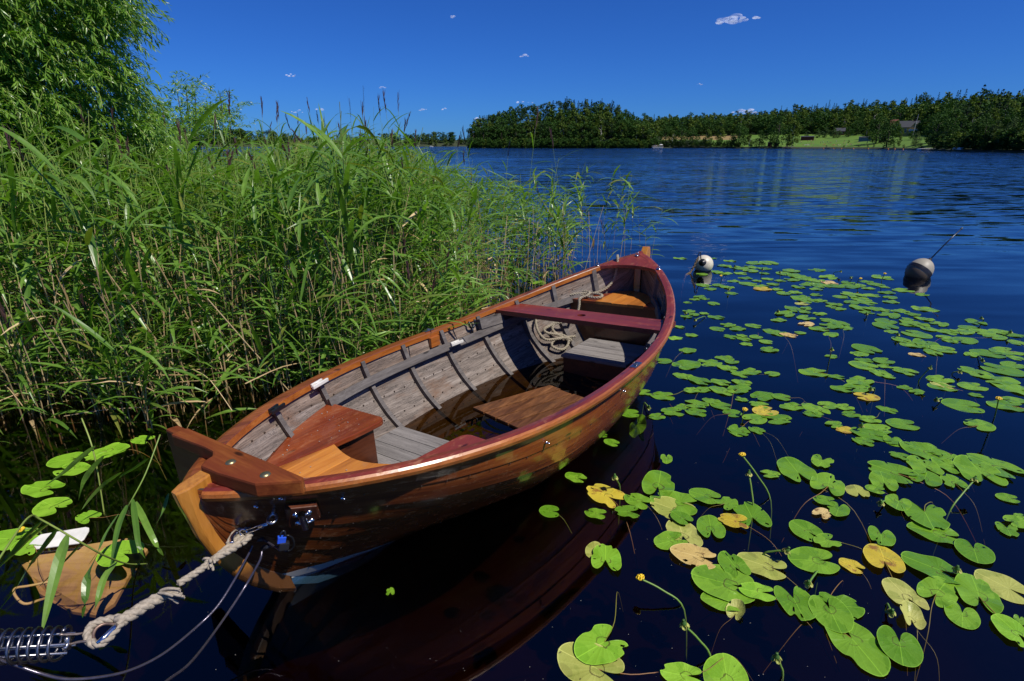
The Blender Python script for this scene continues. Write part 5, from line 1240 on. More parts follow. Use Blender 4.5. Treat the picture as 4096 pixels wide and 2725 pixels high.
# steel mooring spring
s0, s1 = q3(400,1335,DZ), q3(-420,1385,DZ+.03); dv = (s1-s0); SL = dv.length; dn = dv.normalized()
spg = thing('mooring_spring', 'shiny steel coil spring at the lower left edge holding the mooring rope', 'spring', s0)
u = Vector((0, 0, 1)); u = (u-dn*u.dot(dn)).normalized(); w = dn.cross(u)
mb = MB(); pitch = .0245; turns = int(SL/pitch); r_s = .043
mb.tube([dn*(pitch*i/18)+(u*math.cos(2*math.pi*i/18)+w*math.sin(2*math.pi*i/18))*r_s for i in range(turns*18)], .0040, 8); mb.build('coil', plain('dull_spring_steel', (.26,.25,.26), .34, 1.0), spg, smooth=True)
for (a, z) in ((1.2, .026), (2.6, .030), (4.2, .026), (5.4, .028)):
    o1 = (u*math.cos(a)+w*math.sin(a))*z; mb = MB(); mb.tube([o1-dn*.015, o1+dn*SL*.98], .0036, 6); mb.build('rod', M_STEEL, spg, smooth=True)
mb = MB(); e1 = q3(600,1330,.414)-s0; e2 = q3(520,1272,.42)-s0
mb.tube(spline([u*-.01, e1*.5+u*.004, e1], 4), .0036, 6); mb.tube(spline([u*.032+dn*.01, e2*.6+u*.01, e2], 4), .0034, 6); mb.build('hook_rods', plain('rusty_steel', (.33,.26,.22), .45, .8, scale=50), spg, smooth=True)
mb = MB(); mb.tube([u*.02-dn*.006, u*-.02-dn*.006], .007, 8); mb.tube([w*.02-dn*.008, w*-.02-dn*.008], .006, 8); mb.build('end_clip', M_STEEL, spg, smooth=True)
# a post just out of frame holds the spring
mb = MB(); pp = s1+dn*.02; mb.lathe([(.0,.70),(.06,.69),(.065,.66),(.07,-1.3)], 14, Matrix.Translation((pp.x-.06, pp.y, 0))); tag(mb.build('unseen_mooring_post', M_GREYRIB, None), 'unseen grey wooden mooring post just out of frame, holding the end of the steel spring', 'post')
# pollen and scraps floating on the dark water
mb = MB(); fr_ = random.Random(31)
for i in range(170):
    px, py = fr_.uniform(700, 4096), fr_.uniform(1700, 2725)
    p = G(px, py, .002); l = BMI @ p
    if abs(l.y) < 2.0 and abs(l.x) < hw(l.y)+.03: continue
    s = fr_.uniform(.0005, .0012); a = fr_.uniform(0, 6.3); mb.add([tuple(p+Vector((math.cos(a+q)*s*(1+.8*(j % 2)), math.sin(a+q)*s, 0))) for j, q in enumerate((0, 1.6, 3.1, 4.7))], [(0,1,2,3)])
tag(mb.build('floating_specks', plain('pollen', (.45,.42,.36), .8)), kind='stuff')
# gravel crumbs on the benches
mb = MB(); bm = bmesh.new(); bmesh.ops.create_icosphere(bm, subdivisions=1, radius=1)
gr = random.Random(9)
for v in bm.verts: v.co *= gr.uniform(.75, 1.15)
me = D.meshes.new('pebble'); bm.to_mesh(me); bm.free(); me.materials.append(plain('pale_gravel', (.30,.27,.25), .9, scale=3))
spots = [(-.25-gr.random()*.33, -1.02-gr.random()*.5, .398) for _ in range(26)] + [(-.12+gr.random()*.3, -1.35-gr.random()*.3, .395) for _ in range(9)] + [(.31+gr.random()*.2, -.95-gr.random()*.3, .398) for _ in range(8)]
for (x, y, z) in spots:
    if abs(x) > inx(y, .40)-.02: continue
    o = link_mesh('pebble', me); p = BM @ Vector((x, y, z)); s = gr.uniform(.0018, .0044); o.location = p; o.scale = (s*1.2, s, s*.7); o.rotation_euler = (0, 0, gr.uniform(0, 6.3))
    X, Y = to_px(p); tag(o, 'pale gravel crumb on a bench, %.2f%% across, %.2f%% down the photo' % (X/40.96, Y/27.25), 'pebble', 'gravel crumbs on the boat benches')
# ------------------------------------------------------------------ far shores
M_LEAFD = [leaf_mat("oak_foliage", (.028,.075,.014), (.062,.135,.024), rough=.6, trans=.2, scale=.3, spec=.1), leaf_mat("birch_foliage", (.07,.125,.018), (.14,.20,.035), rough=.6, trans=.2, scale=.3, spec=.1),
           leaf_mat("spruce_needles", (.014,.042,.016), (.028,.070,.024), rough=.7, trans=.05, scale=.3, spec=.1), leaf_mat("pine_needles", (.02,.055,.018), (.04,.085,.024), rough=.7, trans=.05, scale=.3, spec=.1), leaf_mat("pale_willow_foliage", (.06,.11,.035), (.11,.17,.06), rough=.6, trans=.2, scale=.3, spec=.1)]
M_TRUNK = plain("tree_trunk", (.07,.055,.04), .9, scale=2); M_BIRCHT = plain("birch_trunk", (.5,.48,.44), .8, scale=2)
def far_tree(kind, seed, dens=1.0, build=True):
    """unit height tree (1 m); returns (trunk MB, crown MB)"""
    r = random.Random(seed); tr, cr = MB(), MB()
    def leafq(c, s, flat=.6):
        n = Vector((r.gauss(0, 1), r.gauss(0, 1), r.gauss(flat, .8))).normalized(); a = n.orthogonal().normalized(); a = Matrix.Rotation(r.uniform(0, 6.3), 3, n) @ a; b = n.cross(a)
        cr.add([tuple(c+a*s), tuple(c+b*s*.7), tuple(c-a*s*.9), tuple(c-b*s*.75)], [(0,1,2,3)])
    if kind in ('oak', 'birch', 'pale'):
        W = {'oak': .40, 'birch': .27, 'pale': .38}[kind]; zb = {'oak': .06, 'birch': .06, 'pale': .02}[kind]
        tr.tube([(0,0,-.03),(.01,0,.25),(.0,.01,.55),(.01,0,.8)], [.022,.017,.011,.003] if kind != 'birch' else [.013,.010,.007,.002], 6)
        for i in range(5):
            a = i*1.3+r.random(); z = .25+.1*i; tr.tube([(0,0,z),(math.cos(a)*W*.5, math.sin(a)*W*.5, z+.13)], [.008,.002], 4)
        nb = 15 if kind == 'oak' else 13
        for i in range(nb):
            q = i/(nb-1); z = zb+.06+(.86-zb)*q; prof = math.sin(math.pi*min(1, (q*.86+.12)))**.6 if kind != 'birch' else math.sin(math.pi*min(1, q*.8+.17))**.8
            for k_ in range(2 if q < .85 else 1):
                a = r.uniform(0, 6.3); d = W*prof*r.uniform(.35, .72); c = Vector((math.cos(a)*d, math.sin(a)*d, z)); R_ = r.uniform(.09, .15)*(1 if kind != 'birch' else .75)*(1.15-.35*q)
                for _ in range(int(32*dens)):
                    v = Vector((r.gauss(0, 1), r.gauss(0, 1), r.gauss(0, 1))).normalized()*R_*r.uniform(.6, 1.08); v.z *= .8
                    leafq(c+v, r.uniform(.022, .040)/dens**.5)
    elif kind == 'spruce':
        tr.tube([(0,0,-.03),(0,0,.5),(0,0,.99)], [.014,.009,.001], 5); nl = 17
        for i in range(nl):
            q = i/(nl-1); z = .08+.90*q; L = .19*(1-q)**.85+.012
            for b in range(int((9 if q < .7 else 6))):
                a = r.uniform(0, 6.3); l = L*r.uniform(.65, 1.1); n = int(max(2, 5*dens*(1-q)+1))
                for j in range(n):
                    f = (j+1)/n; c = Vector((math.cos(a)*l*f, math.sin(a)*l*f, z-.05*f*(1-q)+r.gauss(0, .006))); leafq(c, .026/dens**.3, 1.6)
        for j in range(6): leafq(Vector((r.gauss(0, .004), r.gauss(0, .004), .95+.05*r.random())), .010)
    else:
        tr.tube([(0,0,-.03),(.01,0,.4),(0,.01,.9)], [.014,.010,.004], 5)
        for i in range(11):
            z = r.uniform(.48, .94); a = r.uniform(0, 6.3); d = r.uniform(.02, .16)*(1.25-.6*z); c = Vector((math.cos(a)*d, math.sin(a)*d, z)); tr.tube([(0,0,z-.05), tuple(c)], [.004,.001], 3)
            for _ in range(int(24*dens)):
                v = Vector((r.gauss(0, 1), r.gauss(0, 1), r.gauss(0, .55)))*.045; leafq(c+v, r.uniform(.018, .030)/dens**.3)
    return tr, cr
KIND = {'oak': (0, 'leafy tree', 'leafy tree'), 'birch': (1, 'birch', 'pale birch'), 'spruce': (2, 'spruce', 'dark spruce'), 'pine': (3, 'pine', 'clumped pine'), 'pale': (4, 'willow', 'pale round tree')}
TP = {}
for kd in KIND:
    for v in range(3):
        for hi in (0, 1):
            tr, cr = far_tree(kd, 31*v+len(kd)*7+hi, 1.0 if not hi else 2.6)
            a = tr.build('trunk', M_BIRCHT if kd == 'birch' else M_TRUNK, recalc=False); b = cr.build('crown', M_LEAFD[KIND[kd][0]], recalc=False)
            TP[(kd, v, hi)] = (a.data, b.data); D.objects.remove(a); D.objects.remove(b)
ft = random.Random(12)
tree_labels = set()
def tree(kind, base, h, place, hi=0, wide=1.0):
    a, b = TP[(kind, ft.randrange(3), hi)]
    X, Y = to_px(Vector(base)+Vector((0, 0, h)))
    lab = "%s %s, top %.1f%% across, %.1f%% down" % (KIND[kind][2], place, X/40.96, Y/27.25)
    while lab in tree_labels: lab += ' '; lab = lab.replace('top ', 'tip ', 1) if 'tip ' not in lab else lab.replace('tip ', 'crown tip ', 1).strip()
    tree_labels.add(lab.strip())
    t = thing({'oak': 'leafy_tree', 'birch': 'birch_tree', 'spruce': 'spruce_tree', 'pine': 'pine_tree', 'pale': 'shore_tree'}[kind], lab.strip(), KIND[kind][1], base, (0, 0, ft.uniform(0, 6.3)), 'trees on the far shores')
    t.scale = (h*wide, h*wide, h); link_mesh('trunk', a, t); link_mesh('crown', b, t); return t
wood_mb = MB()
LOWT = {kd: [far_tree(kd, 500+v, .7) for v in range(2)] for kd in ('oak', 'birch', 'spruce', 'pine')}
def stuff_tree(mb, kind, base, h, wide=1.0):
    tr, cr = LOWT[kind][ft.randrange(2)]; a = ft.uniform(0, 6.3); c, s = math.cos(a)*h*wide, math.sin(a)*h*wide; B = Vector(base); o = len(mb.v)
    mb.v += [(B.x+c*x-s*y, B.y+s*x+c*y, B.z+h*z) for x, y, z in cr.v]; mb.f += [tuple(i+o for i in f) for f in cr.f]; mb.mi += [KIND[kind][0]]*len(cr.f)
def ground_pt(px, d, z):
    az = math.atan2((px-2048)/FPX, CP+.365*SP); return Vector((math.sin(az)*d, math.cos(az)*d, z))
def zat(py, d, px=2048): return AT(px, float(py), d).z
def px_scale(px): return math.hypot((px-2048)/FPX, 1.06)/1.06
def terrain(name, px0, px1, n, ds, hfun, mat):
    mb = MB(); m = len(ds(px0)); vs = []
    for i in range(n+1):
        px = px0+(px1-px0)*i/n; D_ = ds(px)
        for j, d in enumerate(D_): vs.append(tuple(ground_pt(px, d, hfun(px, j, d))))
    fs = [(i*m+j, (i+1)*m+j, (i+1)*m+j+1, i*m+j+1) for i in range(n) for j in range(m-1)]
    mb.add(vs, fs); return tag(mb.build(name, mat, smooth=True), kind='structure')
k = N("forest_floor"); c = k.coords('Object'); k.surf(Base_Color=k.ramp(k.noise(c, .15, 5), [(.3, (.02,.035,.01)), (.7, (.045,.055,.018))]).outputs[0], Roughness=.95); M_FLOOR = k.m
# wooded island headland
SKX, SKY_ = zip(*[(1872,580),(1880,500),(1905,470),(1939,454),(2034,432),(2082,419),(2151,409),(2209,406),(2262,392),(2336,398),(2389,399),(2469,411),(2511,438),(2548,468),(2600,500),(2680,560)])
DI = 480
def isl_h(px, f): s = (zat(np.interp(px, SKX, SKY_), DI+60, px)-15); return max(.25, s)*min(1, max(0, f))**.8 + .25
terrain('island_hill', 1868, 2690, 60, lambda px: [DI-2, DI, DI+15, DI+35, DI+55, DI+75, DI+110], lambda px, j, d: -1.5 if j == 0 else isl_h(px, (d-DI)/60 if j < 6 else .2), M_FLOOR)
ntree = 0
for row, (f, cnt) in enumerate(((.03, 44), (.22, 42), (.45, 40), (.7, 38), (.95, 40))):
    for i in range(cnt):
        px = 1886+(2610-1886)*(i+ft.random())/cnt; d = DI+6+62*f+ft.uniform(-4, 4); sk = zat(np.interp(px, SKX, SKY_), d, px); z = isl_h(px, (d-DI)/60)
        h = min(ft.uniform(13, 19), max(5, sk-z+ft.uniform(-2.0, 1.2)))
        right = px > 2180
        kd = ft.choices(('oak', 'birch', 'pine', 'spruce'), (3, 6, 1, .6) if right and f < .6 else ((2, 1, 4, 2) if not right else (1, 1, 2, 4)))[0]
        if row == 0: h = min(h, 16); kd = ft.choices(('oak', 'birch', 'pine'), (3, 3 if right else 1, 1))[0]
        p = ground_pt(px, d, z)
        if row < 2 or (row == 4 and i % 2): tree(kd, p, h, 'on the headland', wide=1.25 if kd in ('oak', 'birch') else 1.1)
        else: stuff_tree(wood_mb, kd, p, h, 1.25)
        ntree += 1
for i in range(150):                                   # undergrowth down to the water
    px = 1880+(2640-1880)*i/150; stuff_tree(wood_mb, 'oak' if i % 3 else 'birch', ground_pt(px, DI-1+ft.random()*5, -.4), ft.uniform(4, 9), 1.6)
for (px, top) in ((2262, 386), (2334, 394), (2360, 397), (2400, 394), (2440, 400)):
    d = DI+64; z = isl_h(px, 1); tree('spruce', ground_pt(px, d, z), zat(top, d, px)-z, 'on the headland crest')
# right shore: meadow, bathing beach, wooded ridge
SHX, SHD = zip(*[(2480,540),(2700,505),(2950,450),(3300,430),(3500,390),(3700,300),(3850,240),(4100,215),(4500,200)])
RX, RY = zip(*[(2450,470),(2570,463),(2707,464),(2840,454),(2950,450),(3088,437),(3167,424),(3326,414),(3484,404),(3643,393),(3801,384),(3960,372),(4096,368),(4500,360)])
def sh_d(px): return float(np.interp(px, SHX, SHD))
def lawn_top(px): return float(np.interp(px, [2480,2700,3100,3600,3750,3900,4500], [552,548,541,540,548,560,565]))
def rs_h(px, f):
    """height at depth fraction: 0 shore, 1 top of the meadow, 2 ridge"""
    d0 = sh_d(px); l = zat(lawn_top(px), d0+130, px); rdg = zat(np.interp(px, RX, RY), d0+330, px)-15
    return .3+(l-.3)*f**.9 if f <= 1 else l+(max(rdg, l+1)-l)*(f-1)
def rs_d(px, f): return sh_d(px)+130*f if f <= 1 else sh_d(px)+130+200*(f-1)
FR = [-.02, 0, .08, .25, .5, .75, 1.0, 1.25, 1.5, 1.75, 2.0, 2.4]
k = N("meadow"); c = k.coords('Object'); a = k.n("Attribute", {'attribute_name': 'zone'}).outputs['Fac']
gr_ = k.ramp(k.noise(c, .08, 5), [(.3, (.06,.145,.004)), (.7, (.10,.185,.007))]).outputs[0]; fl_ = k.ramp(k.noise(c, .15, 5), [(.3, (.02,.035,.01)), (.7, (.045,.055,.018))]).outputs[0]
wh = k.ramp(k.noise(c, .1, 4), [(.3, (.22,.15,.045)), (.7, (.27,.19,.065))]).outputs[0]
k.surf(Base_Color=k.mix(k.mapr(a, .55, .6, 0, 1), k.mix(k.mapr(a, .2, .3, 0, 1), fl_, gr_), wh), Roughness=.95); M_MEADOW = k.m
tr_o = terrain('far_shore', 2470, 5800, 200, lambda px: [rs_d(px, f) for f in FR], lambda px, j, d: -1.5 if j == 0 else rs_h(px, min(2, FR[j])), M_MEADOW)
at = tr_o.data.attributes.new('zone', 'FLOAT', 'POINT'); m = len(FR)
for i in range(201):
    px = 2470+(5800-2470)*i/200
    for j, f in enumerate(FR):
        at.data[i*m+j].value = (1.0 if (2640 < px < 2950 and .7 < f < 1.1) else (.4 if 2840 < px < 3740 and 0 < f <= 1.0 else 0))
def rp(px, f): return ground_pt(px, rs_d(px, f), rs_h(px, f))
for row, (f, cnt) in enumerate(((1.08, 64), (1.32, 66), (1.58, 70), (1.82, 76), (2.0, 84))):
    for i in range(cnt):
        px = 2560+(4250-2560)*(i+ft.random())/cnt; d = rs_d(px, f)+ft.uniform(-6, 6); z = rs_h(px, f); sk = zat(np.interp(px, RX, RY), d, px)
        h = ft.uniform(13, 19) if f < 1.9 else max(7, sk-z+ft.uniform(-3.0, 4.5)); h = min(h, sk-z+5 if f > 1.9 else (sk-z if f > 1.5 else 22))
        kd = ft.choices(('oak', 'birch', 'spruce', 'pine'), (4, 5, 1, .5) if f < 1.6 else (1, 1.5, 6, 2.5) if px > 3000 else (3, 4, .5, .5))[0]
        p = ground_pt(px, d, z)
        if row == 0 and i % 2 == 0 or (row == 4 and i % 3 == 0): tree(kd, p, max(6, h), 'behind the meadow', wide=1.2 if kd in ('oak', 'birch') else .8)
        else: stuff_tree(wood_mb, kd, p, max(6, h), 1.2 if kd in ('oak', 'birch') else .85)
for i in range(170):
    px = 2560+(4300-2560)*i/170; dark = px < 2960 or px > 3740
    px2 = 4250+(5750-4250)*i/170
    for f in (.0, .35, .9, 1.5): stuff_tree(wood_mb, ft.choice(('oak', 'birch', 'oak', 'spruce')), rp(px2+ft.uniform(-8, 8), f+ft.uniform(0, .2)), ft.uniform(9, 17), 1.3)
    if dark: stuff_tree(wood_mb, 'oak' if i % 3 else 'birch', rp(px, ft.uniform(.0, .06)), ft.uniform(3, 6) if px < 2960 else ft.uniform(3, 7), 1.7)
    stuff_tree(wood_mb, 'oak' if i % 2 else 'birch', rp(px, ft.uniform(1.02, 1.1)), ft.uniform(5, 11), 1.6)
    stuff_tree(wood_mb, 'birch' if i % 2 else 'oak', rp(px, ft.uniform(1.2, 1.7)), ft.uniform(10, 17), 1.3)
tag(wood_mb.build('far_wood', M_LEAFD, recalc=False), kind='stuff')
# trees one can tell apart: photo position of foot and top
def ptree(kind, px, f, top, place, wide=1.0, hi=0):
    b = rp(px, f); d = math.hypot(b.x, b.y); h = zat(top, d, px)-b.z; return tree(kind, b, h, place, hi, wide)
for (kind, px, f, top, w) in [('oak',3110,.03,461,1.25),('birch',3170,.02,480,1.2),('oak',2955,.03,490,1.1),('oak',3040,.03,520,1.3),('birch',2880,.03,505,1.1),('birch',2830,.03,515,1.2),('oak',2770,.03,508,1.2),('oak',2725,.03,500,1.2),('birch',2690,.03,520,1.1),('oak',2660,.03,505,1.2),('birch',2620,.05,480,1.2),('oak',2590,.05,500,1.3),('birch',3000,.02,535,1.4),('oak',2930,.03,540,1.3),
    ('oak',3420,.95,470,1.25),('oak',3505,.25,463,1.35),('oak',3550,.05,470,1.05),('birch',3460,.6,500,1.3),('oak',3390,.8,505,1.3),('birch',3600,.1,548,1.0),('birch',3598,.6,512,1.1),('oak',3642,.62,522,1.2),('birch',3575,.75,480,1.1),('pale',3665,.08,525,1.0),('oak',3690,1.1,465,1.3),('oak',3720,.8,450,1.3),('birch',3610,1.2,440,1.3)]:
    ptree(kind, px, f, top, 'by the meadow', w, 1)
for (kind, px, f, top, w) in [('oak',3780,.10,470,1.2),('oak',3740,.2,455,1.25),('oak',3830,.15,462,1.15),('birch',3870,.25,415,1.0),('spruce',3881,.35,341,1.0),('oak',3930,.02,455,.95),('oak',3900,.05,470,1.0),('pale',3975,.03,480,.8),('pale',4040,.04,470,.85),('oak',4090,.05,445,1.0),('spruce',3925,.4,400,1.0),('spruce',3960,.35,358,.9),('spruce',3990,.4,370,1.0),('birch',4010,.3,395,1.1),('spruce',4022,.45,365,.9),('pine',4060,.4,372,1.0),('spruce',4090,.4,352,.9),('oak',4130,.2,380,1.0),('oak',4000,.15,430,1.1),('birch',3950,.2,430,1.1),('oak',4060,.15,425,1.0),('pine',3840,.5,402,1.0),('oak',3800,.45,420,1.2),('oak',3760,.5,428,1.2)]:
    ptree(kind, px, f, top, 'on the dark shore', w, 1)
bush = lambda px, f, top, lab: tree('pale', rp(px, f), max(1.2, zat(top, math.hypot(*rp(px, f)[:2]), px)-rp(px, f).z), lab, 0, 1.3)
for (px, f, top) in [(3225,.72,522),(3268,.7,520),(3295,.72,510),(3330,.7,508),(3350,.7,520),(3395,.3,560),(3440,.05,578),(3475,.05,577),(3500,.05,576),(3540,.02,578),(3580,.03,577),(3620,.03,578),(3690,.03,572),(3720,.05,575),(3150,.0,578),(3060,.0,578),(3310,.02,580),(3380,.02,580)]:
    bush(px, f, top, 'on the meadow bank')
# ---- far left shore as one mass, with a house and a boat
fw = MB(); DF = 1250
def fl_top(px): return np.interp(px, [700,1000,1110,1180,1250,1400,1600,1700,1760,1800,1880], [500,516,520,540,545,533,533,533,523,526,530])
for i in range(260):
    px = ft.uniform(700, 1920); row = ft.random(); d = DF+row*70; z = .5+12*row; top = zat(fl_top(px)+ft.uniform(-3, 6), d, px)
    stuff_tree(fw, ft.choice(('oak', 'birch', 'spruce', 'pine', 'oak')), ground_pt(px, d, z), max(6, (top-z) if row > .6 else ft.uniform(12, 18)), 1.5)
tag(fw.build('distant_wood', M_LEAFD, recalc=False), kind='stuff')
terrain('distant_shore', 600, 1960, 30, lambda px: [DF-10, DF, DF+40, DF+80], lambda px, j, d: (-1.5, .5, 8, 14)[j], M_FLOOR)
M_WALLY = plain("yellow_house_wall", (.42,.30,.10), .8); M_WALLR = plain("dark_red_boards", (.12,.018,.014), .8); M_ROOFG = plain("grey_sheet_roof", (.035,.04,.05), .8); M_ROOFR = plain("red_tile_roof", (.15,.045,.03), .8)
M_WTRIM = plain("white_trim", (.7,.7,.68), .6); M_PANE = plain("window_glass", (.03,.035,.04), .1)
def house(px, f, w, dpt, hw_, hr, mw, mr, label, cat='house', loc=None, nwin=3, yaw=0.0, gable=False):
    b = loc or rp(px, f); az = math.atan2(b.x, b.y); t = thing('house', label, cat, b, (0, 0, -az+yaw))
    mb = MB(); mb.box((-w/2, -dpt/2, -1), (w/2, dpt/2, hw_)); mb.add([(-w/2,-dpt/2,hw_),(w/2,-dpt/2,hw_),(w/2,dpt/2,hw_),(-w/2,dpt/2,hw_),(-w/2,0,hw_+hr),(w/2,0,hw_+hr)], [(0,4,3),(1,2,5)]); mb.build('wall', mw, t)
    mb = MB(); o = .4
    for sy in (-1, 1): mb.add([(-w/2-o,sy*(dpt/2+o),hw_-.25),(w/2+o,sy*(dpt/2+o),hw_-.25),(w/2+o,0,hw_+hr+.15),(-w/2-o,0,hw_+hr+.15),(-w/2-o,sy*(dpt/2+o),hw_-.05),(w/2+o,sy*(dpt/2+o),hw_-.05),(w/2+o,0,hw_+hr+.35),(-w/2-o,0,hw_+hr+.35)], [(0,1,2,3),(4,7,6,5),(0,4,5,1),(2,6,7,3),(0,3,7,4),(1,5,6,2)])
    rf = mb.build('roof', mr, t); mb = MB(); mb.box((w*.2, -.4, hw_+hr*.6), (w*.2+.8, .4, hw_+hr+1.2)); mb.build('chimney', M_ROOFR, rf)
    for i in range(nwin):
        x = -w/2+w*(i+.5)/nwin; mb = MB(); mb.box((x-.6, -dpt/2-.06, hw_*.35), (x+.6, -dpt/2+.02, hw_*.8)); wf = mb.build('window', M_WTRIM, t); mb = MB(); mb.box((x-.5, -dpt/2-.09, hw_*.38), (x+.5, -dpt/2-.065, hw_*.77)); mb.build('pane', M_PANE, wf)
    return t
hy = house(3622, .95, 11, 9, 5.0, 3.6, M_WALLY, M_ROOFG, 'yellow wooden house with a grey roof half hidden by trees above the meadow', nwin=4)
mb = MB(); mb.add([(.8,-4.6,4.8),(5.2,-4.6,4.8),(3.0,-4.6,7.8),(.8,-1,4.8),(5.2,-1,4.8),(3.0,-1,7.8)], [(0,1,2),(0,2,5,3),(1,4,5,2)]); mb.build('dormer', M_WALLY, hy)
mb = MB(); mb.box((.4, -6.2, 2.6), (5.4, -4.52, 2.8)); mb.box((.4, -6.2, 2.8), (5.4, -6.1, 3.7)); mb.build('balcony', M_WTRIM, hy)
house(3578, 1.05, 9, 7, 5, 4, M_WALLR, M_ROOFR, 'red tiled roof showing behind the yellow house', nwin=2)
house(3352, .98, 7, 6, 3.0, 2.2, M_WALLR, M_ROOFG, 'low dark red cottage behind the orchard bushes on the meadow', nwin=2)
house(0, 0, 14, 9, 4, 4, M_WALLR, M_ROOFR, 'tiny red roofed house on the distant shore seen between the reeds', loc=ground_pt(1545, DF-4, .6), nwin=3)
def shed(px, f, w, h, d, mat, label):
    b = rp(px, f); t = thing('beach_hut', label, 'hut', b, (0, 0, -math.atan2(b.x, b.y))); mb = MB(); mb.box((-w/2, -d/2, -.5), (w/2, d/2, h)); mb.build('wall', mat, t)
    mb = MB(); mb.add([(-w/2-.2,-d/2-.2,h+.002),(w/2+.2,-d/2-.2,h+.002),(w/2+.2,d/2+.2,h+.5),(-w/2-.2,d/2+.2,h+.5),(-w/2-.2,-d/2-.2,h+.15),(w/2+.2,-d/2-.2,h+.15),(w/2+.2,d/2+.2,h+.65),(-w/2-.2,d/2+.2,h+.65)], [(0,1,2,3),(7,6,5,4),(0,4,5,1),(1,5,6,2),(2,6,7,3),(3,7,4,0)]); mb.build('roof', M_ROOFG, t); return t
shed(3228, .50, 9, 2.4, 4, M_WALLR, 'low dark red beach hut with a blue grey roof on the upper meadow')
shed(3458, .42, 7, 2.3, 3, plain('blue_grey_hut', (.10,.14,.22), .7), 'blue grey hut in the shade of the big round tree')
shed(3530, .35, 4, 2.3, 3, M_WALLR, 'small dark red hut under the right side of the big round tree')
shed(3082, .06, 3, 2.4, 3, M_WALLR, 'dark red changing hut under the left hand meadow trees')
shed(3108, .06, 3, 2.2, 3, M_WALLR, 'dark red changing hut just right of the first hut')
# flagpole
b = rp(3645, .75); t = thing('flagpole', 'tall white flagpole leaning slightly in front of the yellow house', 'flagpole', b, (0, .06, 0)); mb = MB(); mb.tube([(0,0,-.5),(0,0,zat(457, math.hypot(b.x, b.y), 3650)-b.z)], [.11,.06], 8); mb.build('pole', M_WTRIM, t); mb = MB(); mb.lathe([(0,.2),(.14,.1),(.14,-.1),(0,-.15)], 8, Matrix.Translation((0, 0, zat(457, math.hypot(b.x, b.y), 3650)-b.z))); mb.build('finial', M_BRONZE, t)
# bathing jetty
b = ground_pt(3268, sh_d(3268)-4, 0); t = thing('bathing_jetty', 'wooden bathing jetty with grey railings at the edge of the meadow', 'jetty', b, (0, 0, -math.atan2(b.x, b.y))); M_JW = plain('jetty_wood', (.28,.23,.18), .85)
mb = MB(); mb.box((-20, -3, .25), (18, 1.5, .5)); mb.build('deck', M_JW, t)
for x in (-18, -10, -2, 6, 14): mb = MB(); mb.tube([(x, -2.5, -1.3), (x, -2.5, .3)], .15, 8); mb.build('pile', M_JW, t)
mb = MB()
for (x0, x1) in ((-19, -12), (-4, 16)):
    for z in (1.0, 1.5): mb.tube([(x0, -2.8, z), (x1, -2.8, z)], .06, 5)
    for x in np.arange(x0, x1+.1, 2): mb.tube([(x, -2.8, .4), (x, -2.8, 1.55)], .06, 5)
mb.build('railing', M_JW, t)
mb = MB(); mb.tube([(17, -2.6, .4), (17, -2.6, 3.2)], .05, 5); mb.tube([(17, -1.6, .4), (17, -1.6, 3.2)], .05, 5); mb.build('ladder', M_WTRIM, t)
# boats on the far side
M_BHULL = plain('white_boat_hull', (.72,.72,.70), .35)
def far_boat(loc, L, label, yaw, name='motor_boat', cat='motor boat', roof=True):
    t = thing(name, label, cat, loc, (0, 0, yaw)); mb = MB(); st = []
    for i in range(9):
        q = i/8; x = -L/2+L*q; w = L*.17*(1-max(0, (q-.55)/.45)**2.2)+.02; s = .55+.25*q
        st.append([(x, -w, s), (x, -w*.8, .0), (x, 0, -.2+.2*max(0, (q-.7)/.3)), (x, w*.8, .0), (x, w, s)])
    vs = [p for r_ in st for p in r_]; fs = [(i*5+j, i*5+j+1, (i+1)*5+j+1, (i+1)*5+j) for i in range(8) for j in range(4)] + [(i*5, (i+1)*5, (i+1)*5+4, i*5+4) for i in range(8)] + [(4,3,2,1,0)]
    mb.add(vs, fs); mb.build('hull', M_BHULL, t)
    if roof:
        mb = MB(); mb.box((-L*.15, -L*.11, .6), (L*.18, L*.11, 1.5)); cb = mb.build('cabin', M_BHULL, t, bevel=.1); mb = MB(); mb.box((-L*.1, -L*.115, 1.0), (L*.185, L*.115, 1.35)); mb.build('window', M_PANE, cb)
    return t
far_boat(ground_pt(1723, 900, .05), 6.5, 'small white motor boat far off in front of the distant shore', .2)
far_boat(ground_pt(3715, sh_d(3715)-4, .05), 7, 'long pale boat moored in the shade by the right hand shore', .1, roof=False)
for (px, a, lab) in ((3835, .6, 'upturned white dinghy on the grass at the right, left one of two'), (3855, .5, 'upturned white dinghy on the grass at the right, right one of two')):
    p = rp(px, .02); q = far_boat(p+Vector((0, 0, .6)), 3.6, lab, a, 'dinghy', 'dinghy', False); q.rotation_euler = (math.pi, 0, a)
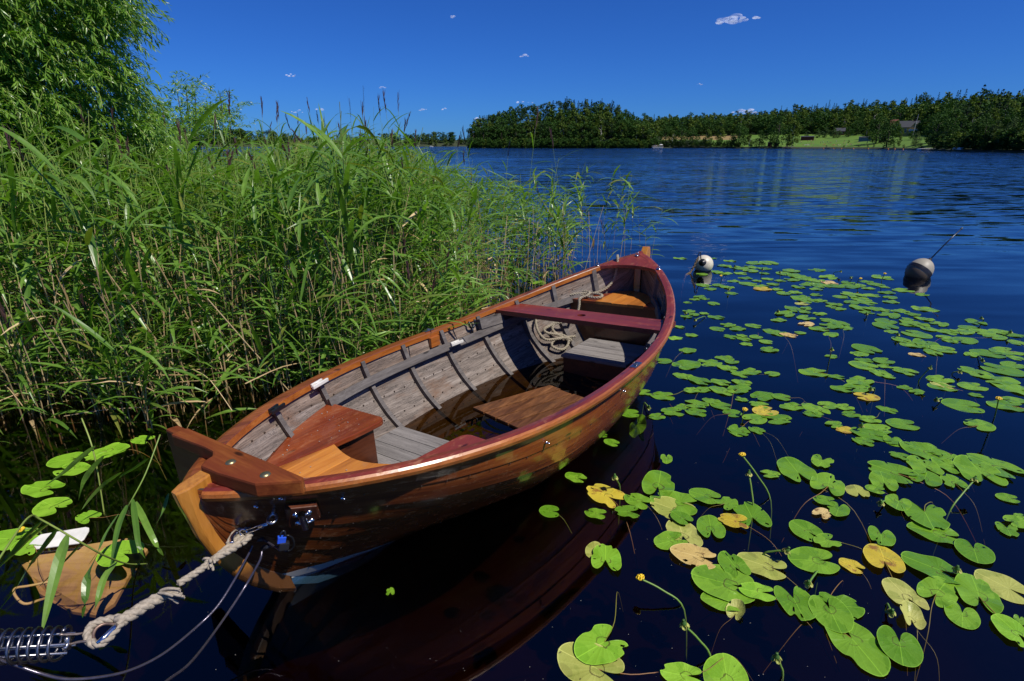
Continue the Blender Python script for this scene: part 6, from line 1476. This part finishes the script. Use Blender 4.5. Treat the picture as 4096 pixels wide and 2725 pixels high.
# people
M_SKIN = [plain('skin_light', (.55,.34,.24), .6, scale=2), plain('skin_tan', (.36,.20,.12), .6, scale=2)]
CLO = [plain('cloth_'+n, c, .8, scale=2) for n, c in (('red', (.45,.03,.03)), ('blue', (.03,.06,.3)), ('white', (.7,.7,.7)), ('black', (.02,.02,.02)), ('green', (.05,.25,.08)), ('pink', (.5,.15,.22)))]
def body_mesh(pose, i):
    J = {'stand': {'p': (0,0,.93), 'c': (0,0,1.32), 'n': (0,.0,1.50), 'h': (0,-.02,1.66), 'k': (.1,.0,.5), 'f': (.11,.02,.06), 't': (.11,-.12,.03), 's': (.19,0,1.42), 'e': (.25,.02,1.12), 'w': (.24,-.08,.86)},
         'sit': {'p': (0,0,.12), 'c': (0,.06,.52), 'n': (0,.04,.70), 'h': (0,.0,.86), 'k': (.12,-.42,.42), 'f': (.13,-.72,.06), 't': (.13,-.86,.04), 's': (.19,.05,.62), 'e': (.24,-.06,.36), 'w': (.2,-.3,.40)},
         'lie': {'p': (0,0,.12), 'c': (0,.42,.14), 'n': (0,.62,.15), 'h': (0,.78,.18), 'k': (.1,-.42,.16), 'f': (.12,-.84,.06), 't': (.14,-.90,.14), 's': (.19,.52,.13), 'e': (.32,.34,.08), 'w': (.36,.08,.06)}}[pose]
    me = D.meshes.new('body'); V = []; E_ = []; RD = []
    def v(p, r): V.append(p); RD.append(r); return len(V)-1
    p = v(J['p'], .15); c = v(J['c'], .16); n = v(J['n'], .055); h = v(J['h'], .10); hd = Vector(J['h'])+(Vector(J['h'])-Vector(J['n']))*.5; h2 = v(tuple(hd), .075); E_ += [(p,c),(c,n),(n,h),(h,h2)]
    for s in (-1, 1):
        m = lambda q: (q[0]*s, q[1], q[2]); a = v(m(J['k']), .065); b = v(m(J['f']), .042); t_ = v(m(J['t']), .035); hp = v(((.09*s), J['p'][1], J['p'][2]-.02), .095); E_ += [(p,hp),(hp,a),(a,b),(b,t_)]
        sh_ = v(m(J['s']), .06); e = v(m(J['e']), .045); w = v(m(J['w']), .034); hn = v(tuple(Vector(m(J['w']))*1.18-Vector(m(J['e']))*.18+Vector((0, -.06, 0))), .03); E_ += [(c,sh_),(sh_,e),(e,w),(w,hn)]
    me.from_pydata(V, E_, []); o = D.objects.new('body', me); COL.objects.link(o); md = o.modifiers.new('skin', 'SKIN')
    for q, r_ in zip(me.skin_vertices[0].data, RD): q.radius = (r_, r_)
    me.skin_vertices[0].data[0].use_root = True; o.modifiers.new('s', 'SUBSURF').levels = 1
    dg = bpy.context.evaluated_depsgraph_get(); nm = D.meshes.new_from_object(o.evaluated_get(dg)); D.objects.remove(o); nm.materials.clear(); nm.materials.append(M_SKIN[i % 2])
    if pose == 'stand': suit = [(p.x, p.y, p.z) for p in ()]
    return nm
BODY = {(ps, i): body_mesh(ps, i) for ps in ('stand', 'sit', 'lie') for i in (0, 1)}
def person(loc, pose, i, yaw, label, group='bathers on the meadow'):
    t = thing('person', label, 'person', loc, (0, 0, yaw), group); link_mesh('body', BODY[(pose, i % 2)], t)
    cz = {'stand': [(.155,.78),(.17,.95),(.165,1.05)], 'sit': [(.16,.05),(.175,.15),(.17,.26)], 'lie': None}[pose]
    mb = MB()
    if cz: mb.lathe([(r_, z) for r_, z in cz], 12)
    else: mb.box((-.17, -.14, .02), (.17, .16, .275))
    if pose == 'stand' and i % 3: mb.lathe([(.175,1.05),(.19,1.25),(.20,1.40),(.08,1.48)], 12)
    mb.build('clothing', CLO[i % 6], t)
    hd = {'stand': (0, .0, 1.73), 'sit': (0, .02, .93), 'lie': (0, .86, .2)}[pose]; mb = MB(); mb.lathe([(0,.09),(.07,.07),(.105,.0),(.10,-.05)], 10, Matrix.Translation(hd)); mb.build('hair', CLO[3] if i % 4 else plain('blond_hair', (.4,.28,.12), .7, scale=2), t); return t
PE = [(3205,.25,'stand'),(3213,.55,'stand'),(3228,.05,'stand'),(3243,.18,'sit'),(3235,.2,'lie'),(3246,.22,'stand'),(3256,.21,'sit'),(3215,.12,'sit'),(3186,.2,'lie'),(3232,.42,'sit'),(3244,.43,'sit'),(3252,.42,'sit'),(3260,.43,'stand'),(3284,.22,'stand'),(3293,.24,'stand'),(3302,.22,'sit'),(3310,.26,'stand'),(3318,.24,'sit'),(3325,.20,'stand'),(3338,.16,'lie'),(3346,.3,'stand'),(3352,.15,'sit'),(3362,.16,'lie'),(3377,.18,'stand'),(3392,.16,'lie'),(3404,.17,'sit'),(3410,.16,'sit'),(3378,.42,'sit'),(3470,.22,'stand'),(3435,.3,'lie')]
for i, (px, f, ps) in enumerate(PE):
    p = rp(px, f); X, Y = to_px(p+Vector((0, 0, .8)))
    person(p, ps, i, ft.uniform(0, 6.3), "bather in %s swimwear %s on the meadow, %.1f%% across, %.1f%% down" % (('red', 'blue', 'white', 'black', 'green', 'pink')[i % 6], {'stand': 'standing', 'sit': 'sitting', 'lie': 'lying'}[ps], X/40.96, Y/27.25))
# towels
for i, px in enumerate((3236, 3262, 3338, 3360, 3390, 3300, 3225, 3275)):
    p = rp(px, .155); mb = MB(); mb.box((-1.0, -.5, .0), (1.0, .5, .06)); o = mb.build('towel', CLO[(i*2+2) % 6]); o.location = p+Vector((0, 0, .05)); o.rotation_euler = (.08, 0, ft.uniform(-.5, .5)); X, Y = to_px(p); tag(o, 'bright towel spread on the meadow, %.1f%% across, %.1f%% down the photo' % (X/40.96, Y/27.25), 'towel', 'towels on the meadow')
# party raft with people by the trees
b = ground_pt(2632, 470, .0); t = thing('pontoon_raft', 'white railed pontoon raft carrying people near the wooded shore', 'raft', b); mb = MB(); mb.box((-4, -1.5, .35), (4, 1.5, .6)); mb.build('deck', M_WTRIM, t)
for y in (-1, 1): mb = MB(); mb.tube([(-4, y, .15), (4, y, .15)], .3, 10); mb.build('float', M_WTRIM, t)
mb = MB()
for y in (-1.45, 1.45):
    mb.tube([(-4, y, 1.5), (4, y, 1.5)], .05, 5)
    for x in np.linspace(-4, 4, 7): mb.tube([(x, y, .55), (x, y, 1.5)], .05, 5)
mb.build('railing', M_WTRIM, t)
mb = MB(); mb.lathe([(0,2.8),(1.2,2.6),(1.5,2.3),(0,2.35)], 14, Matrix.Translation((2.6, 0, 0))); mb.tube([(2.6, 0, .6), (2.6, 0, 2.7)], .05, 6); mb.build('sunshade', M_WTRIM, t)
for i, x in enumerate((-2.6, -1.2, .2, 1.4)): person(b+Vector((x, 0, .61)), 'stand', i+1, 0, ('bather standing %s on the white raft' % ('at the left end', 'second from the left', 'third from the left', 'nearest the sunshade')[i]), 'people on the raft')
for i, px in enumerate((3300, 3340, 3372, 3420, 3480, 3560, 3587, 3620)):
    p = ground_pt(px, sh_d(px)-14-3*(i % 3), .1); mb = MB(); mb.lathe([(.0,.28),(.2,.2),(.28,0),(.2,-.2),(0,-.28)], 12); o = mb.build('marker_buoy', plain('orange_float', (.75,.25,.02), .4) if i == 0 else D.materials['orange_float'], smooth=True); o.location = p
    X, Y = to_px(p); tag(o, 'small orange float on the water off the beach, %.1f%% across the photo' % (X/40.96), 'float', 'orange floats off the beach')
# ------------------------------------------------------------------ clouds: small puffs far beyond the hills
k = N("cloud"); lw = k.n("LayerWeight", Blend=.5); c = k.coords('Object'); nz = k.noise(c, .006, 3, .5)
fac = k.math('MULTIPLY', k.mapr(lw.outputs['Facing'], .05, .7, .9, 0), k.mapr(nz, .32, .60, .1, 1), True)
df = k.n("BsdfDiffuse", Color=(.66,.70,.76)); tp = k.n("BsdfTransparent"); em = k.n("BsdfTranslucent", Color=(.60,.64,.70)); ad = k.n("AddShader"); k.set(ad.inputs[0], df); k.set(ad.inputs[1], em)
mx = k.n("MixShader"); k.set(mx.inputs[0], fac); k.set(mx.inputs[1], tp); k.set(mx.inputs[2], ad); k.t.links.new(mx.outputs[0], k.out.inputs[0]); M_CLOUD = k.m
def cloud(px, py, w, h, n, label, seed):
    r = random.Random(seed); d = 5200.0; c = AT(px, py, d); sc = d/FPX*1.05; mb = MB()
    for i in range(n):
        x = r.gauss(0, .24)*w*sc; y = r.gauss(0, .15)*w*sc; z = (r.random()**1.3)*h*sc*.6*(1-min(.9, abs(x)/(w*sc*.6))); rr_ = r.uniform(.10, .2)*w*sc*(1-.5*min(1, abs(x)/(w*sc*.5)))
        mb.lathe([(rr_*math.sin(a), -rr_*.42*math.cos(a)) for a in np.linspace(.02, math.pi-.02, 9)], 14, Matrix.Translation((x, y, z)))
    o = mb.build('tmp', M_CLOUD, recalc=False); md = o.modifiers.new('r', 'REMESH'); md.mode = 'VOXEL'; md.voxel_size = max(2.0, w*sc/45); md.use_smooth_shade = True
    sm = o.modifiers.new('s', 'SMOOTH'); sm.iterations = 4
    me = D.meshes.new_from_object(o.evaluated_get(bpy.context.evaluated_depsgraph_get())); D.objects.remove(o); me.materials.clear(); me.materials.append(M_CLOUD)
    o = link_mesh('cloud', me); o.location = c; return tag(o, label, 'cloud', 'small clouds')
for i, (px, py, w, h, n, lab) in enumerate([(2940,88,122,26,16,'largest white cloud high on the right'),(1806,70,40,10,5,'tiny faint cloud high in the middle of the sky'),(1165,307,42,16,6,'small puff of cloud above the left reeds'),(830,358,34,14,5,'small puff of cloud right of the willow'),(1195,450,46,16,6,'flat little cloud low over the reed plumes'),(1278,440,46,10,5,'flat little cloud just right of the one low over the plumes'),(1692,442,40,12,5,'small cloud low in the sky left of the headland, left one'),(1778,440,34,12,5,'small cloud low in the sky left of the headland, right one'),(2090,412,56,14,6,'white cloud peeping over the headland trees'),(2800,339,26,10,4,'tiny cloud over the middle of the far shore'),(2975,452,85,22,9,'white cloud top rising behind the ridge trees'),(1525,352,40,8,4,'thin wisp of cloud above the reeds'),(1905,478,50,10,5,'low white cloud touching the left end of the headland'),(2100,226,50,8,4,'faint wisp of cloud in the middle of the sky')]):
    cloud(px, py, w, h, n, lab, i+3)
# ------------------------------------------------------------------ no leftovers
for p in list(protos.items()):
    if p[0] not in used:
        for c in list(p[1].children): D.objects.remove(c)
        D.objects.remove(p[1])
